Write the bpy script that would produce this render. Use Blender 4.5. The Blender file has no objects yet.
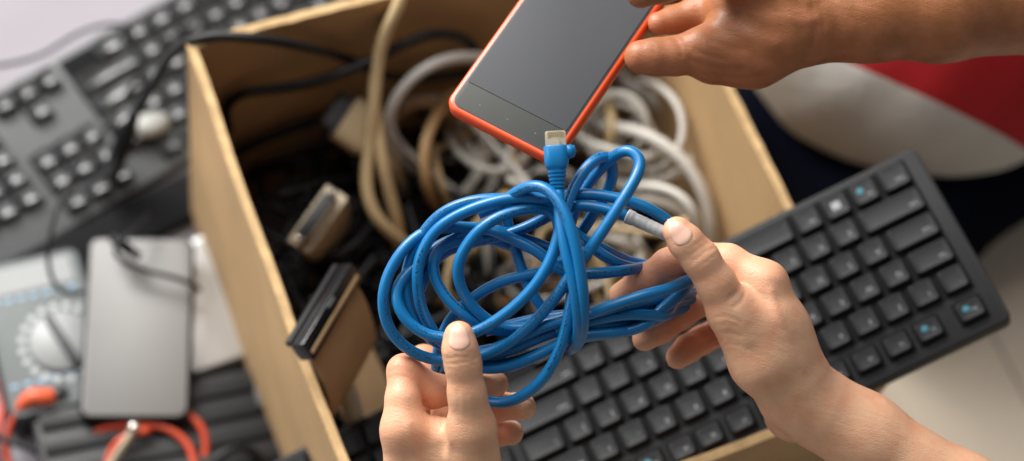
import bpy, bmesh, math, random
import numpy as np
from mathutils import Vector, Matrix

random.seed(7)
rng = np.random.default_rng(3)
scene = bpy.context.scene
COL = scene.collection

# ------------------------------------------------------------------ camera
F = 1990.0                                   # focal length in pixels (70 mm on a 36 mm sensor)
CAM = np.array([-.007, -.537, 1.243]) * 1.08
PITCH, ROLL = 1.093, .278


def cam_rot():
    f = np.array([0, math.cos(PITCH), -math.sin(PITCH)])
    r = np.array([1., 0, 0])
    u = np.cross(r, f)
    c, s = math.cos(ROLL), math.sin(ROLL)
    return np.array([c * r + s * u, -s * r + c * u, -f])


R = cam_rot()
VIEW = -R[2]


def P(x, y, D):
    """world point seen at pixel x, y at depth D"""
    return CAM + R.T @ (np.array([(x - 512) / F, -(y - 230.5) / F, -1.0]) * D)


def Z(x, y, z):
    """world point seen at pixel x, y on the height z"""
    d = R.T @ np.array([(x - 512) / F, -(y - 230.5) / F, -1.0])
    return CAM + d * ((z - CAM[2]) / d[2])


cd = bpy.data.cameras.new('camera')
cam = bpy.data.objects.new('camera', cd)
COL.objects.link(cam)
M = Matrix(R.T.tolist()).to_4x4()
M.translation = Vector(CAM)
cam.matrix_world = M
cd.sensor_width = 36
cd.lens = F * 36 / 1024
cd.clip_start = .05
cd.clip_end = 50
cd.dof.use_dof = True
cd.dof.focus_distance = 1.022
cd.dof.aperture_fstop = 3.1
cd.dof.aperture_blades = 9
scene.camera = cam

# ------------------------------------------------------------------ materials
MATS = {}


def mat(name, color, rough=.5, metal=0., bump=0., bscale=200., var=0., vscale=20., spec=.5, coat=0.,
        sss=0., sssr=(1, .35, .2), attr=None, stretch=None, trans=0., tint=(.5, .5, .5)):
    m = bpy.data.materials.new(name)
    m.use_nodes = True
    nt = m.node_tree
    b = nt.nodes['Principled BSDF']
    b.inputs['Roughness'].default_value = rough
    b.inputs['Metallic'].default_value = metal
    b.inputs['Specular IOR Level'].default_value = spec
    b.inputs['Coat Weight'].default_value = coat
    b.inputs['Coat Roughness'].default_value = .08
    b.inputs['Transmission Weight'].default_value = trans
    tc = nt.nodes.new('ShaderNodeTexCoord')
    mp = nt.nodes.new('ShaderNodeMapping')
    nt.links.new(tc.outputs['Object'], mp.inputs[0])
    if stretch:
        mp.inputs['Scale'].default_value = stretch
    col = None
    rgb = nt.nodes.new('ShaderNodeRGB')
    rgb.outputs[0].default_value = (*color, 1)
    col = rgb.outputs[0]
    if var > 0:
        n = nt.nodes.new('ShaderNodeTexNoise')
        n.inputs['Scale'].default_value = vscale
        n.inputs['Detail'].default_value = 6
        nt.links.new(mp.outputs[0], n.inputs['Vector'])
        mr = nt.nodes.new('ShaderNodeMapRange')
        mr.inputs[1].default_value = .25
        mr.inputs[2].default_value = .75
        mr.inputs[3].default_value = 1 - var
        mr.inputs[4].default_value = 1 + var
        nt.links.new(n.outputs['Fac'], mr.inputs[0])
        vm = nt.nodes.new('ShaderNodeVectorMath')
        vm.operation = 'SCALE'
        nt.links.new(col, vm.inputs[0])
        nt.links.new(mr.outputs[0], vm.inputs['Scale'])
        col = vm.outputs[0]
    if attr:
        at = nt.nodes.new('ShaderNodeAttribute')
        at.attribute_name = attr
        mx = nt.nodes.new('ShaderNodeMix')
        mx.data_type = 'RGBA'
        mx.inputs['B'].default_value = (*tint, 1)
        nt.links.new(at.outputs['Fac'], mx.inputs['Factor'])
        nt.links.new(col, mx.inputs['A'])
        col = mx.outputs['Result']
    nt.links.new(col, b.inputs['Base Color'])
    if bump > 0:
        n = nt.nodes.new('ShaderNodeTexNoise')
        n.inputs['Scale'].default_value = bscale
        n.inputs['Detail'].default_value = 5
        nt.links.new(mp.outputs[0], n.inputs['Vector'])
        bp = nt.nodes.new('ShaderNodeBump')
        bp.inputs['Strength'].default_value = 1
        bp.inputs['Distance'].default_value = bump
        nt.links.new(n.outputs['Fac'], bp.inputs['Height'])
        nt.links.new(bp.outputs[0], b.inputs['Normal'])
    if sss:
        b.inputs['Subsurface Weight'].default_value = sss
        b.inputs['Subsurface Radius'].default_value = sssr
        b.inputs['Subsurface Scale'].default_value = .004
    MATS[name] = m
    return m


def skin(name, color, tint):
    """skin with pores, fine crossing lines and uneven redness"""
    m = mat(name, color, rough=.42, var=.09, vscale=45, spec=.42, sss=.13, attr='flush', tint=tint)
    nt = m.node_tree
    b = nt.nodes['Principled BSDF']
    tc = nt.nodes.new('ShaderNodeTexCoord')
    v = nt.nodes.new('ShaderNodeTexVoronoi')
    v.feature = 'DISTANCE_TO_EDGE'
    v.inputs['Scale'].default_value = 800
    wn = nt.nodes.new('ShaderNodeTexNoise')
    wn.inputs['Scale'].default_value = 70
    wn.inputs['Detail'].default_value = 8
    wn.inputs['Roughness'].default_value = .62
    mpp = nt.nodes.new('ShaderNodeMapping')
    mpp.inputs['Rotation'].default_value = (.3, .5, .6)
    mpp.inputs['Scale'].default_value = (1, 4.5, 1)
    nt.links.new(tc.outputs['Object'], mpp.inputs[0])
    nt.links.new(tc.outputs['Object'], v.inputs['Vector'])
    nt.links.new(mpp.outputs[0], wn.inputs['Vector'])
    # blotches of redness
    bn = nt.nodes.new('ShaderNodeTexNoise')
    bn.inputs['Scale'].default_value = 95
    bn.inputs['Detail'].default_value = 7
    nt.links.new(tc.outputs['Object'], bn.inputs['Vector'])
    br = nt.nodes.new('ShaderNodeMapRange')
    br.inputs[1].default_value = .42
    br.inputs[2].default_value = .78
    br.inputs[4].default_value = .42
    nt.links.new(bn.outputs['Fac'], br.inputs[0])
    mxn = [q for q in nt.nodes if q.bl_idname == 'ShaderNodeMix'][0]
    at = [q for q in nt.nodes if q.bl_idname == 'ShaderNodeAttribute'][0]
    ad = nt.nodes.new('ShaderNodeMath')
    ad.operation = 'MAXIMUM'
    nt.links.new(at.outputs['Fac'], ad.inputs[0])
    nt.links.new(br.outputs[0], ad.inputs[1])
    nt.links.new(ad.outputs[0], mxn.inputs['Factor'])
    b1 = nt.nodes.new('ShaderNodeBump')
    b1.inputs['Distance'].default_value = .00022
    b1.inputs['Strength'].default_value = .8
    b2 = nt.nodes.new('ShaderNodeBump')
    b2.inputs['Distance'].default_value = .0005
    b2.inputs['Strength'].default_value = .8
    nt.links.new(v.outputs['Distance'], b1.inputs['Height'])
    nt.links.new(wn.outputs['Fac'], b2.inputs['Height'])
    nt.links.new(b1.outputs[0], b2.inputs['Normal'])
    nt.links.new(b2.outputs[0], b.inputs['Normal'])
    return m


skin('light_skin', (.74, .43, .265), (.66, .20, .105))
skin('tan_skin', (.32, .122, .045), (.60, .23, .13))
mat('nail_light', (.78, .48, .37), rough=.27, spec=.5, sss=.1)
mat('nail_tan', (.60, .33, .22), rough=.25, spec=.5, sss=.1)
mat('nail_edge', (.85, .78, .68), rough=.3)
mat('floor_tile', (.72, .62, .49), rough=.38, var=.07, vscale=5, bump=.0004, bscale=60)
mat('grout', (.42, .37, .31), rough=.8)
mat('sheet', (.30, .28, .305), rough=.9, var=.06, vscale=9, bump=.0015, bscale=14)
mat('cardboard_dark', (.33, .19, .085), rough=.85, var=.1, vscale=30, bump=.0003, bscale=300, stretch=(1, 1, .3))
mat('card_edge', (.52, .35, .17), rough=.9, var=.2, vscale=120)
mat('key_black', (.015, .016, .018), rough=.5, bump=.00008, bscale=1500, spec=.2)
mat('board_black', (.016, .017, .018), rough=.55, bump=.00008, bscale=1200, spec=.22)
mat('matte_black', (.006, .006, .007), rough=.8, spec=.15)
mat('key_old', (.034, .036, .038), rough=.19, bump=.00008, bscale=1500)
mat('board_old', (.050, .054, .055), rough=.48, bump=.0001, bscale=1200)
mat('legend', (.30, .31, .32), rough=.6)
mat('legend_cyan', (.012, .16, .22), rough=.6)
mat('legend_pale', (.30, .32, .33), rough=.5)
mat('red_plastic', (.72, .072, .012), rough=.33, spec=.5)
mat('screen', (.070, .072, .078), rough=.5, spec=.12)
mat('screen_band', (.050, .052, .048), rough=.45, spec=.2)
mat('reflection_grey', (.155, .15, .142), rough=.5, spec=.8)  # grey reflection of the room put into the base colour of a black screen
mat('black_plastic', (.010, .010, .011), rough=.42, spec=.3, bump=.0001, bscale=600)
mat('housing_black', (.008, .008, .009), rough=.22, spec=.5, bump=.0002, bscale=150)
mat('black_rubber', (.007, .007, .008), rough=.45, spec=.3)
mat('grey_plastic', (.28, .29, .29), rough=.45, var=.05, vscale=60)
mat('dark_grey_plastic', (.045, .048, .052), rough=.5, bump=.0002, bscale=300)
mat('pale_oval', (.30, .30, .28), rough=.4)
mat('screen_dot', (.09, .09, .085), rough=.5)
mat('mark_grey', (.48, .50, .50), rough=.5)
mat('silver', (.62, .63, .64), rough=.32, metal=.7)
mat('white_plastic', (.74, .75, .72), rough=.35, var=.03)
mat('meter_face', (.15, .165, .165), rough=.55, spec=.25, var=.06, vscale=80)
mat('meter_blue', (.25, .42, .58), rough=.5)
mat('beige_cable', (.52, .385, .205), rough=.5, var=.07, vscale=40)
mat('tan_cable', (.42, .26, .12), rough=.5, var=.08, vscale=40)
mat('white_cable', (.60, .575, .52), rough=.45, var=.06, vscale=40)
mat('grey_cable', (.52, .505, .47), rough=.45, var=.06, vscale=40)
mat('beige_plastic', (.47, .36, .21), rough=.45, var=.08, vscale=60)
mat('metal_shell', (.42, .35, .25), rough=.5, metal=.5, var=.08, vscale=200)
mat('steel', (.75, .72, .66), rough=.22, metal=1.)
mat('gold', (.83, .58, .22), rough=.3, metal=1.)
mat('ribbon', (.33, .22, .115), rough=.62, var=.13, vscale=60, bump=.0003, bscale=500)
mat('brass_strip', (.58, .41, .22), rough=.4, metal=.3)
mat('ribbed_grey', (.36, .37, .32), rough=.5)
mat('yellow_plastic', (.62, .46, .03), rough=.45)
mat('red_wire', (.62, .075, .03), rough=.38)
mat('probe_orange', (.70, .11, .04), rough=.4)
mat('clear_plug', (.85, .78, .64), rough=.10, trans=.6, coat=.5)
mat('plug_grey', (.46, .47, .47), rough=.4, var=.12, vscale=500)
mat('denim', (.0025, .0035, .008), rough=1., spec=.05, bump=.0006, bscale=500, var=.2, vscale=60)
mat('cloth_red', (.42, .006, .010), rough=.9, bump=.0008, bscale=300, var=.08, vscale=20)
mat('cloth_white', (.58, .57, .53), rough=.9, bump=.0015, bscale=40, var=.05, vscale=20)

# the blue jacket, with the faint black line of printing that runs along it
bl = mat('blue_cable', (.002, .15, .385), rough=.33, var=.06, vscale=60, spec=.5, coat=.0, bump=.00005, bscale=300)
nt = bl.node_tree
bs = nt.nodes['Principled BSDF']
uvn = nt.nodes.new('ShaderNodeUVMap')
sp = nt.nodes.new('ShaderNodeSeparateXYZ')
nt.links.new(uvn.outputs[0], sp.inputs[0])


def mth(op, a, b=None):
    n = nt.nodes.new('ShaderNodeMath')
    n.operation = op
    for i, q in enumerate((a, b)):
        if q is None:
            continue
        if isinstance(q, (int, float)):
            n.inputs[i].default_value = q
        else:
            nt.links.new(q, n.inputs[i])
    return n.outputs[0]


band = mth('LESS_THAN', mth('ABSOLUTE', mth('SUBTRACT', sp.outputs[0], .5)), .04)
cmb = nt.nodes.new('ShaderNodeCombineXYZ')
nt.links.new(mth('MULTIPLY', sp.outputs[0], 26.), cmb.inputs[0])
nt.links.new(mth('MULTIPLY', sp.outputs[1], 900.), cmb.inputs[1])
nz = nt.nodes.new('ShaderNodeTexNoise')
nz.inputs['Scale'].default_value = 1
nz.inputs['Detail'].default_value = 1
nt.links.new(cmb.outputs[0], nz.inputs['Vector'])
glyph = mth('GREATER_THAN', nz.outputs['Fac'], .52)
word = mth('LESS_THAN', mth('FRACT', mth('MULTIPLY', sp.outputs[1], 9.)), .42)
fac = mth('MULTIPLY', mth('MULTIPLY', band, glyph), word)
mx = nt.nodes.new('ShaderNodeMix')
mx.data_type = 'RGBA'
mx.inputs['B'].default_value = (.004, .02, .06, 1)
old = bs.inputs['Base Color'].links[0].from_socket
nt.links.new(mth('MULTIPLY', fac, .9), mx.inputs['Factor'])
nt.links.new(old, mx.inputs['A'])
nt.links.new(mx.outputs['Result'], bs.inputs['Base Color'])
mat('blue_boot', (.003, .165, .41), rough=.33, spec=.5, var=.04)

# cardboard with faint flutes
cb = mat('cardboard', (.46, .295, .14), rough=.82, var=.13, vscale=17, bump=.0002, bscale=350)
nt = cb.node_tree
wv = nt.nodes.new('ShaderNodeTexWave')
wv.bands_direction = 'X'
wv.inputs['Scale'].default_value = 48
wv.inputs['Distortion'].default_value = .6
wv.inputs['Detail'].default_value = 1
uvn = nt.nodes.new('ShaderNodeUVMap')
nt.links.new(uvn.outputs[0], wv.inputs['Vector'])
bp = nt.nodes.new('ShaderNodeBump')
bp.inputs['Distance'].default_value = .0003
bp.inputs['Strength'].default_value = .7
nt.links.new(wv.outputs['Fac'], bp.inputs['Height'])
ob = nt.nodes['Principled BSDF'].inputs['Normal'].links[0].from_socket
nt.links.new(ob, bp.inputs['Normal'])
nt.links.new(bp.outputs[0], nt.nodes['Principled BSDF'].inputs['Normal'])


# ------------------------------------------------------------------ object helpers
def tag(o, label=None, cat=None, group=None, kind=None):
    if label:
        o['label'] = label
    if cat:
        o['category'] = cat
    if group:
        o['group'] = group
    if kind:
        o['kind'] = kind
    return o


def empty(name, loc, label, cat, group=None):
    o = bpy.data.objects.new(name, None)
    COL.objects.link(o)
    o.location = Vector(loc)
    o.empty_display_size = .02
    return tag(o, label, cat, group)


def link(name, me, material, parent=None, smooth=True):
    o = bpy.data.objects.new(name, me)
    COL.objects.link(o)
    if material is not None:
        if isinstance(material, (list, tuple)):
            for q in material:
                me.materials.append(MATS[q])
        else:
            me.materials.append(MATS[material])
    if smooth:
        me.polygons.foreach_set('use_smooth', [True] * len(me.polygons))
    if parent is not None:
        o.parent = parent
        o.matrix_parent_inverse = world_of(parent).inverted()
    return o


def world_of(o):
    m = Matrix.LocRotScale(o.location, o.rotation_euler, o.scale)
    if o.parent:
        m = world_of(o.parent) @ o.matrix_parent_inverse @ m
    return m


class MB:
    """gathers shapes, in world space, into one mesh"""

    def __init__(self):
        self.v = []
        self.f = []
        self.uv = []

    def add(self, verts, faces, uvs=None):
        n = len(self.v)
        self.v += [tuple(map(float, q)) for q in verts]
        for k, fc in enumerate(faces):
            self.f.append(tuple(i + n for i in fc))
            self.uv.append(uvs[k] if uvs else [(0., 0.)] * len(fc))

    def build(self, name, material, parent=None, smooth=True):
        me = bpy.data.meshes.new(name)
        me.from_pydata(self.v, [], self.f)
        ul = me.uv_layers.new(name='UVMap')
        flat = [c for f in self.uv for q in f for c in q]
        ul.data.foreach_set('uv', flat)
        me.update()
        return link(name, me, material, parent, smooth)


def spline(pts, step=.004):
    p = np.array(pts, float)
    if len(p) == 2:
        return np.linspace(p[0], p[1], 8)
    q = np.vstack([2 * p[0] - p[1], p, 2 * p[-1] - p[-2]])
    out = []
    for i in range(1, len(q) - 2):
        a, b, c, d = q[i - 1], q[i], q[i + 1], q[i + 2]
        n = max(3, int(np.linalg.norm(c - b) / step))
        t0 = 0
        t1 = t0 + np.linalg.norm(b - a) ** .5 + 1e-6
        t2 = t1 + np.linalg.norm(c - b) ** .5 + 1e-6
        t3 = t2 + np.linalg.norm(d - c) ** .5 + 1e-6
        for t in np.linspace(t1, t2, n, endpoint=False):
            A1 = (t1 - t) / (t1 - t0) * a + (t - t0) / (t1 - t0) * b
            A2 = (t2 - t) / (t2 - t1) * b + (t - t1) / (t2 - t1) * c
            A3 = (t3 - t) / (t3 - t2) * c + (t - t2) / (t3 - t2) * d
            B1 = (t2 - t) / (t2 - t0) * A1 + (t - t0) / (t2 - t0) * A2
            B2 = (t3 - t) / (t3 - t1) * A2 + (t - t1) / (t3 - t1) * A3
            out.append((t2 - t) / (t2 - t1) * B1 + (t - t1) / (t2 - t1) * B2)
    out.append(q[-2])
    out = np.array(out)
    for _ in range(3):
        out[1:-1] = .25 * out[:-2] + .5 * out[1:-1] + .25 * out[2:]
    return out


def tube(mb, pts, r, n=14, step=.004, raw=False, vofs=0., s0=None):
    """sweep a circle along a smooth path; r may be a number or a function of the 0..1 position"""
    p = np.array(pts, float) if raw else spline(pts, step)
    m = len(p)
    t = np.gradient(p, axis=0)
    t /= np.linalg.norm(t, axis=1)[:, None] + 1e-12
    up = np.array([0, 0, 1.]) if abs(t[0][2]) < .9 else np.array([1., 0, 0])
    s = np.cross(t[0], up)
    if s0 is not None:
        s = s0 - t[0] * (s0 @ t[0])
    s /= np.linalg.norm(s)
    L = np.concatenate([[0], np.cumsum(np.linalg.norm(np.diff(p, axis=0), axis=1))])
    ang = np.linspace(0, 2 * math.pi, n, endpoint=False)
    V = []
    for i in range(m):
        s = s - t[i] * (s @ t[i])
        s /= np.linalg.norm(s) + 1e-12
        b = np.cross(t[i], s)
        rr = r(L[i] / L[-1]) if callable(r) else r
        V += [p[i] + rr * (math.cos(a) * s + math.sin(a) * b) for a in ang]
    Fc, U = [], []
    for i in range(m - 1):
        for k in range(n):
            k2 = (k + 1) % n
            Fc.append((i * n + k, i * n + k2, (i + 1) * n + k2, (i + 1) * n + k))
            u0, u1 = k / n, (k + 1) / n
            v0, v1 = L[i] + vofs, L[i + 1] + vofs
            U.append([(u0, v0), (u1, v0), (u1, v1), (u0, v1)])
    for base, order in ((0, range(n - 1, -1, -1)), ((m - 1) * n, range(n))):
        Fc.append(tuple(base + k for k in order))
        U.append([(0., 0.)] * n)
    mb.add(V, Fc, U)


def frame_mat(o, x, y):
    """4x4 with origin o, local x and y directions (y made square to x), z = x cross y"""
    x = np.array(x, float)
    x /= np.linalg.norm(x)
    y = np.array(y, float)
    y = y - x * (x @ y)
    y /= np.linalg.norm(y)
    z = np.cross(x, y)
    m = Matrix(((x[0], y[0], z[0], o[0]), (x[1], y[1], z[1], o[1]), (x[2], y[2], z[2], o[2]), (0, 0, 0, 1)))
    return m


def slab(mb, m, sx, sy, z0, z1, rad=.004, bev=.0006, seg=5, taper=0.):
    """rounded-corner plate with softened rims, local to matrix m"""
    def ring(ins, z):
        pts = []
        hx, hy = sx / 2 - ins, sy / 2 - ins
        r = max(rad - ins, .0002)
        for cx, cy, a0 in ((hx - r, hy - r, 0), (-hx + r, hy - r, 90), (-hx + r, -hy + r, 180), (hx - r, -hy + r, 270)):
            for k in range(seg + 1):
                a = math.radians(a0 + 90 * k / seg)
                pts.append(m @ Vector((cx + r * math.cos(a), cy + r * math.sin(a), z)))
        return pts
    rs = [ring(bev + 0, z0), ring(bev * .3, z0 + bev * .3), ring(0, z0 + bev),
          ring(taper, z1 - bev), ring(taper + bev * .3, z1 - bev * .3), ring(taper + bev, z1)]
    n = len(rs[0])
    V = [q for r_ in rs for q in r_]
    Fc = []
    for i in range(len(rs) - 1):
        for k in range(n):
            k2 = (k + 1) % n
            Fc.append((i * n + k, i * n + k2, (i + 1) * n + k2, (i + 1) * n + k))
    Fc.append(tuple(range(n - 1, -1, -1)))
    Fc.append(tuple((len(rs) - 1) * n + k for k in range(n)))
    mb.add(V, Fc)


def box(mb, m, x0, x1, y0, y1, z0, z1):
    V = [m @ Vector(q) for q in ((x0, y0, z0), (x1, y0, z0), (x1, y1, z0), (x0, y1, z0), (x0, y0, z1), (x1, y0, z1), (x1, y1, z1), (x0, y1, z1))]
    mb.add(V, [(3, 2, 1, 0), (4, 5, 6, 7), (0, 1, 5, 4), (1, 2, 6, 5), (2, 3, 7, 6), (3, 0, 4, 7)])


def disc(mb, m, r, z0, z1, n=40, r0=0.):
    V, Fc = [], []
    prof = [(r0, z0), (r, z0), (r, z1 - .0006), (r - .0006, z1), (r0, z1)]
    for i, (rr, zz) in enumerate(prof):
        for k in range(n):
            a = 2 * math.pi * k / n
            V.append(m @ Vector((rr * math.cos(a), rr * math.sin(a), zz)))
    for i in range(len(prof) - 1):
        for k in range(n):
            Fc.append((i * n + k, i * n + (k + 1) % n, (i + 1) * n + (k + 1) % n, (i + 1) * n + k))
    if r0 == 0:
        pass
    mb.add(V, Fc)


def sharp(o, ang=35):
    o.data.update()
    try:
        o.data.set_sharp_from_angle(angle=math.radians(ang))
    except Exception:
        pass
    return o


# ------------------------------------------------------------------ floor and sheet
I4 = Matrix.Identity(4)
mb = MB()
box(mb, I4, -6, 6, -6, 6, -.05, 0)
tag(mb.build('floor', 'floor_tile', smooth=False), kind='structure')
mb = MB()
a, b = Z(975, 300, 0), Z(1034, 415, 0)
d = (b - a) / np.linalg.norm(b - a)
nrm = np.array([-d[1], d[0], 0])
for s in range(-3, 4):
    o = a + nrm * .45 * s
    m = frame_mat(o, d, nrm)
    box(mb, m, -4, 4, -.0012, .0012, .0002, .0016)
tag(mb.build('floor_joint', 'grout', smooth=False), kind='structure')

# pale lilac cloth on the left: a gently rippled sheet with a thickness
n = 90
V, Fc = [], []
mw = frame_mat(Z(-120, 230, .0), Z(190, 60, 0) - Z(-120, 230, 0), Z(60, -300, 0) - Z(60, 200, 0))
for zoff in (0, 1):
    for j in range(n):
        for i in range(n):
            x = -1.5 + 1.88 * i / (n - 1)
            y = -.75 + 2.2 * j / (n - 1)
            w = .0016 * math.sin(9 * x + 5 * y) + .0011 * math.sin(23 * y - 11 * x) + .0007 * math.sin(41 * x + 17 * y)
            V.append(mw @ Vector((x, y, (.0065 + w) if zoff else .0012)))
N2 = n * n
for j in range(n - 1):
    for i in range(n - 1):
        q = j * n + i
        Fc.append((q + N2, q + 1 + N2, q + n + 1 + N2, q + n + N2))
        Fc.append((q, q + n, q + n + 1, q + 1))
for i in range(n - 1):
    Fc.append((i, i + 1, i + 1 + N2, i + N2))
    q = (n - 1) * n + i
    Fc.append((q, q + N2, q + 1 + N2, q + 1))
    q = i * n
    Fc.append((q, q + N2, q + n + N2, q + n))
    q = i * n + n - 1
    Fc.append((q, q + n, q + n + N2, q + N2))
mb = MB()
mb.add(V, Fc)
tag(mb.build('cloth_sheet', 'sheet'), 'pale lilac cloth spread on the floor under the old keyboard and the meter', 'cloth')
TS = .008           # level of things on the cloth

# ------------------------------------------------------------------ cardboard box
BW, BL, BH, BY = .3 * 1.08, .335 * 1.08, .236 * 1.08, .642
bxm = Matrix.Rotation(BY, 4, 'Z')
bt = .0055
bxo = empty('cardboard_box', (0, 0, 0), 'open brown cardboard box full of tangled cables and old connectors', 'box')


def panel(x0, x1, y0, y1, name, along):
    m_ = MB()
    nz_, ns = 14, 70
    # outer and inner skins with a slight warp, plus rim
    L = (x1 - x0) if along == 'x' else (y1 - y0)
    V, Fc, U = [], [], []
    for side in (0, 1):
        for j in range(nz_ + 1):
            for i in range(ns + 1):
                t, h = i / ns, j / nz_
                wv_ = .0016 * math.sin(t * math.pi) * h * math.sin(3 * t + 2 * x0 * 10) + .0005 * math.sin(17 * t + 5 * h)
                rimw = .5 * (.0009 * math.sin(31 * t + x0 * 9) + .0006 * math.sin(83 * t + y0 * 40) + .0004 * math.sin(147 * t)) * (j == nz_)
                z = .003 + (BH - .003) * h + rimw
                if along == 'x':
                    # the keyboard pushes the near wall out and up a little
                    bow = math.sin(math.pi * t) ** .7 * h ** 3 if y0 < 0 else 0
                    p = (x0 + L * t, (y0, y1)[side] + wv_ - .013 * bow, z + .030 * bow)
                else:
                    p = ((x0, x1)[side] + wv_, y0 + L * t, z)
                V.append(bxm @ Vector(p))
    K = (nz_ + 1) * (ns + 1)
    for j in range(nz_):
        for i in range(ns):
            q = j * (ns + 1) + i
            uv = [(i / ns * L, 0), ((i + 1) / ns * L, 0), ((i + 1) / ns * L, 1), (i / ns * L, 1)]
            Fc.append((q, q + 1, q + ns + 2, q + ns + 1)); U.append(uv)
            Fc.append((q + K, q + ns + 1 + K, q + ns + 2 + K, q + 1 + K)); U.append([uv[0], uv[3], uv[2], uv[1]])
    nf = len(Fc)
    for i in range(ns):
        q = nz_ * (ns + 1) + i
        Fc.append((q, q + 1, q + 1 + K, q + K)); U.append([(0., 0.)] * 4)
    for j in range(nz_):
        for i in (0, ns):
            q = j * (ns + 1) + i
            Fc.append((q, q + ns + 1, q + ns + 1 + K, q + K)); U.append([(0., 0.)] * 4)
    inv = bxm.inverted()
    V2_ = []
    for q in V:
        q = inv @ q
        q.x -= .0075 * max(0, min(1, (BL / 2 - q.y) / BL)) * max(0, min(1, .5 - q.x / BW))
        V2_.append(bxm @ q)
    m_.add(V2_, Fc, U)
    o = m_.build(name, ['cardboard', 'card_edge'], bxo)
    o.data.polygons.foreach_set('material_index', [0] * nf + [1] * (len(Fc) - nf))
    bm = bmesh.new(); bm.from_mesh(o.data)
    bmesh.ops.recalc_face_normals(bm, faces=bm.faces)
    bm.to_mesh(o.data); bm.free()
    sharp(o)
    return o


hx, hy = BW / 2, BL / 2
panel(-hx, -hx + bt, -hy, hy, 'side_wall', 'y')
panel(hx - bt, hx, -hy, hy, 'side_wall', 'y')
panel(-hx + bt + .0004, hx - bt - .0004, hy - bt, hy, 'side_wall', 'x')
panel(-hx + bt + .0004, hx - bt - .0004, -hy, -hy + bt, 'side_wall', 'x')
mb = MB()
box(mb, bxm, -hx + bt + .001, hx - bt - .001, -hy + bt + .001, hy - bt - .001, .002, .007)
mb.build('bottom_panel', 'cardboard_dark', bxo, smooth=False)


# ------------------------------------------------------------------ keyboards
U_ = .01905
ROWS = [
    (0, [('Ctrl', 1.1), ('Fn', 1.0), ('', 1.0), ('Alt', 1.0), (' ', 4.9), ('Alt', 1.1), ('', 1.1), ('', 1.1), ('Ctrl', 1.35)]),
    (1, [('Shift', 2.25)] + [(c, 1) for c in 'ZXCVBNM,./'] + [('Shift', 2.75)]),
    (2, [('Caps', 1.75)] + [(c, 1) for c in "ASDFGHJKL;'"] + [('Enter', 2.25)]),
    (3, [('Tab', 1.5)] + [(c, 1) for c in 'QWERTYUIOP[]'] + [('\\', 1.5)]),
    (4, [(c, 1) for c in '`1234567890-='] + [('Back', 2)]),
]
FX = [1.9, 2.95, 4.0, 5.05, 6.2, 7.25, 8.3, 9.35, 10.3, 11.35, 12.4, 13.45]
_txt = {}


def text_mesh(s, size):
    key = (s, size)
    if key not in _txt:
        cu = bpy.data.curves.new('t', 'FONT')
        cu.body = s
        cu.size = size
        cu.extrude = .00004
        cu.align_x = 'LEFT'
        cu.align_y = 'TOP'
        ob_ = bpy.data.objects.new('t', cu)
        COL.objects.link(ob_)
        bpy.context.view_layer.update()
        me = bpy.data.meshes.new_from_object(ob_.evaluated_get(bpy.context.evaluated_depsgraph_get()))
        bpy.data.objects.remove(ob_)
        bpy.data.curves.remove(cu)
        _txt[key] = ([tuple(v.co) for v in me.vertices], [tuple(p.vertices) for p in me.polygons])
        bpy.data.meshes.remove(me)
    return _txt[key]


def keycap(mb_, m, cx, cy, w, h, z0, hgt, dish):
    """tapered cap with rounded rim and dished top"""
    def ring(ins, z, r, seg=3):
        pts = []
        hx_, hy_ = w / 2 - ins, h / 2 - ins
        for sx, sy, a0 in ((1, 1, 0), (-1, 1, 90), (-1, -1, 180), (1, -1, 270)):
            for k in range(seg + 1):
                a = math.radians(a0 + 90 * k / seg)
                pts.append(m @ Vector((cx + sx * (hx_ - r) + r * math.cos(a), cy + sy * (hy_ - r) + r * math.sin(a) + (.0006 if z > z0 + .001 else 0), z)))
        return pts
    t = .0013
    rs = [ring(0, z0, .0012), ring(t * .75, z0 + hgt - .0011, .0016), ring(t * .95, z0 + hgt - .0003, .0018),
          ring(t * 1.3, z0 + hgt, .002), ring(t * 1.8, z0 + hgt - dish * .45, .002), ring(t * 2.8, z0 + hgt - dish, .0018)]
    n_ = len(rs[0])
    V_ = [q for r_ in rs for q in r_]
    F_ = []
    for i in range(len(rs) - 1):
        for k in range(n_):
            F_.append((i * n_ + k, i * n_ + (k + 1) % n_, (i + 1) * n_ + (k + 1) % n_, (i + 1) * n_ + k))
    F_.append(tuple((len(rs) - 1) * n_ + k for k in range(n_)))
    mb_.add(V_, F_)


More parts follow.
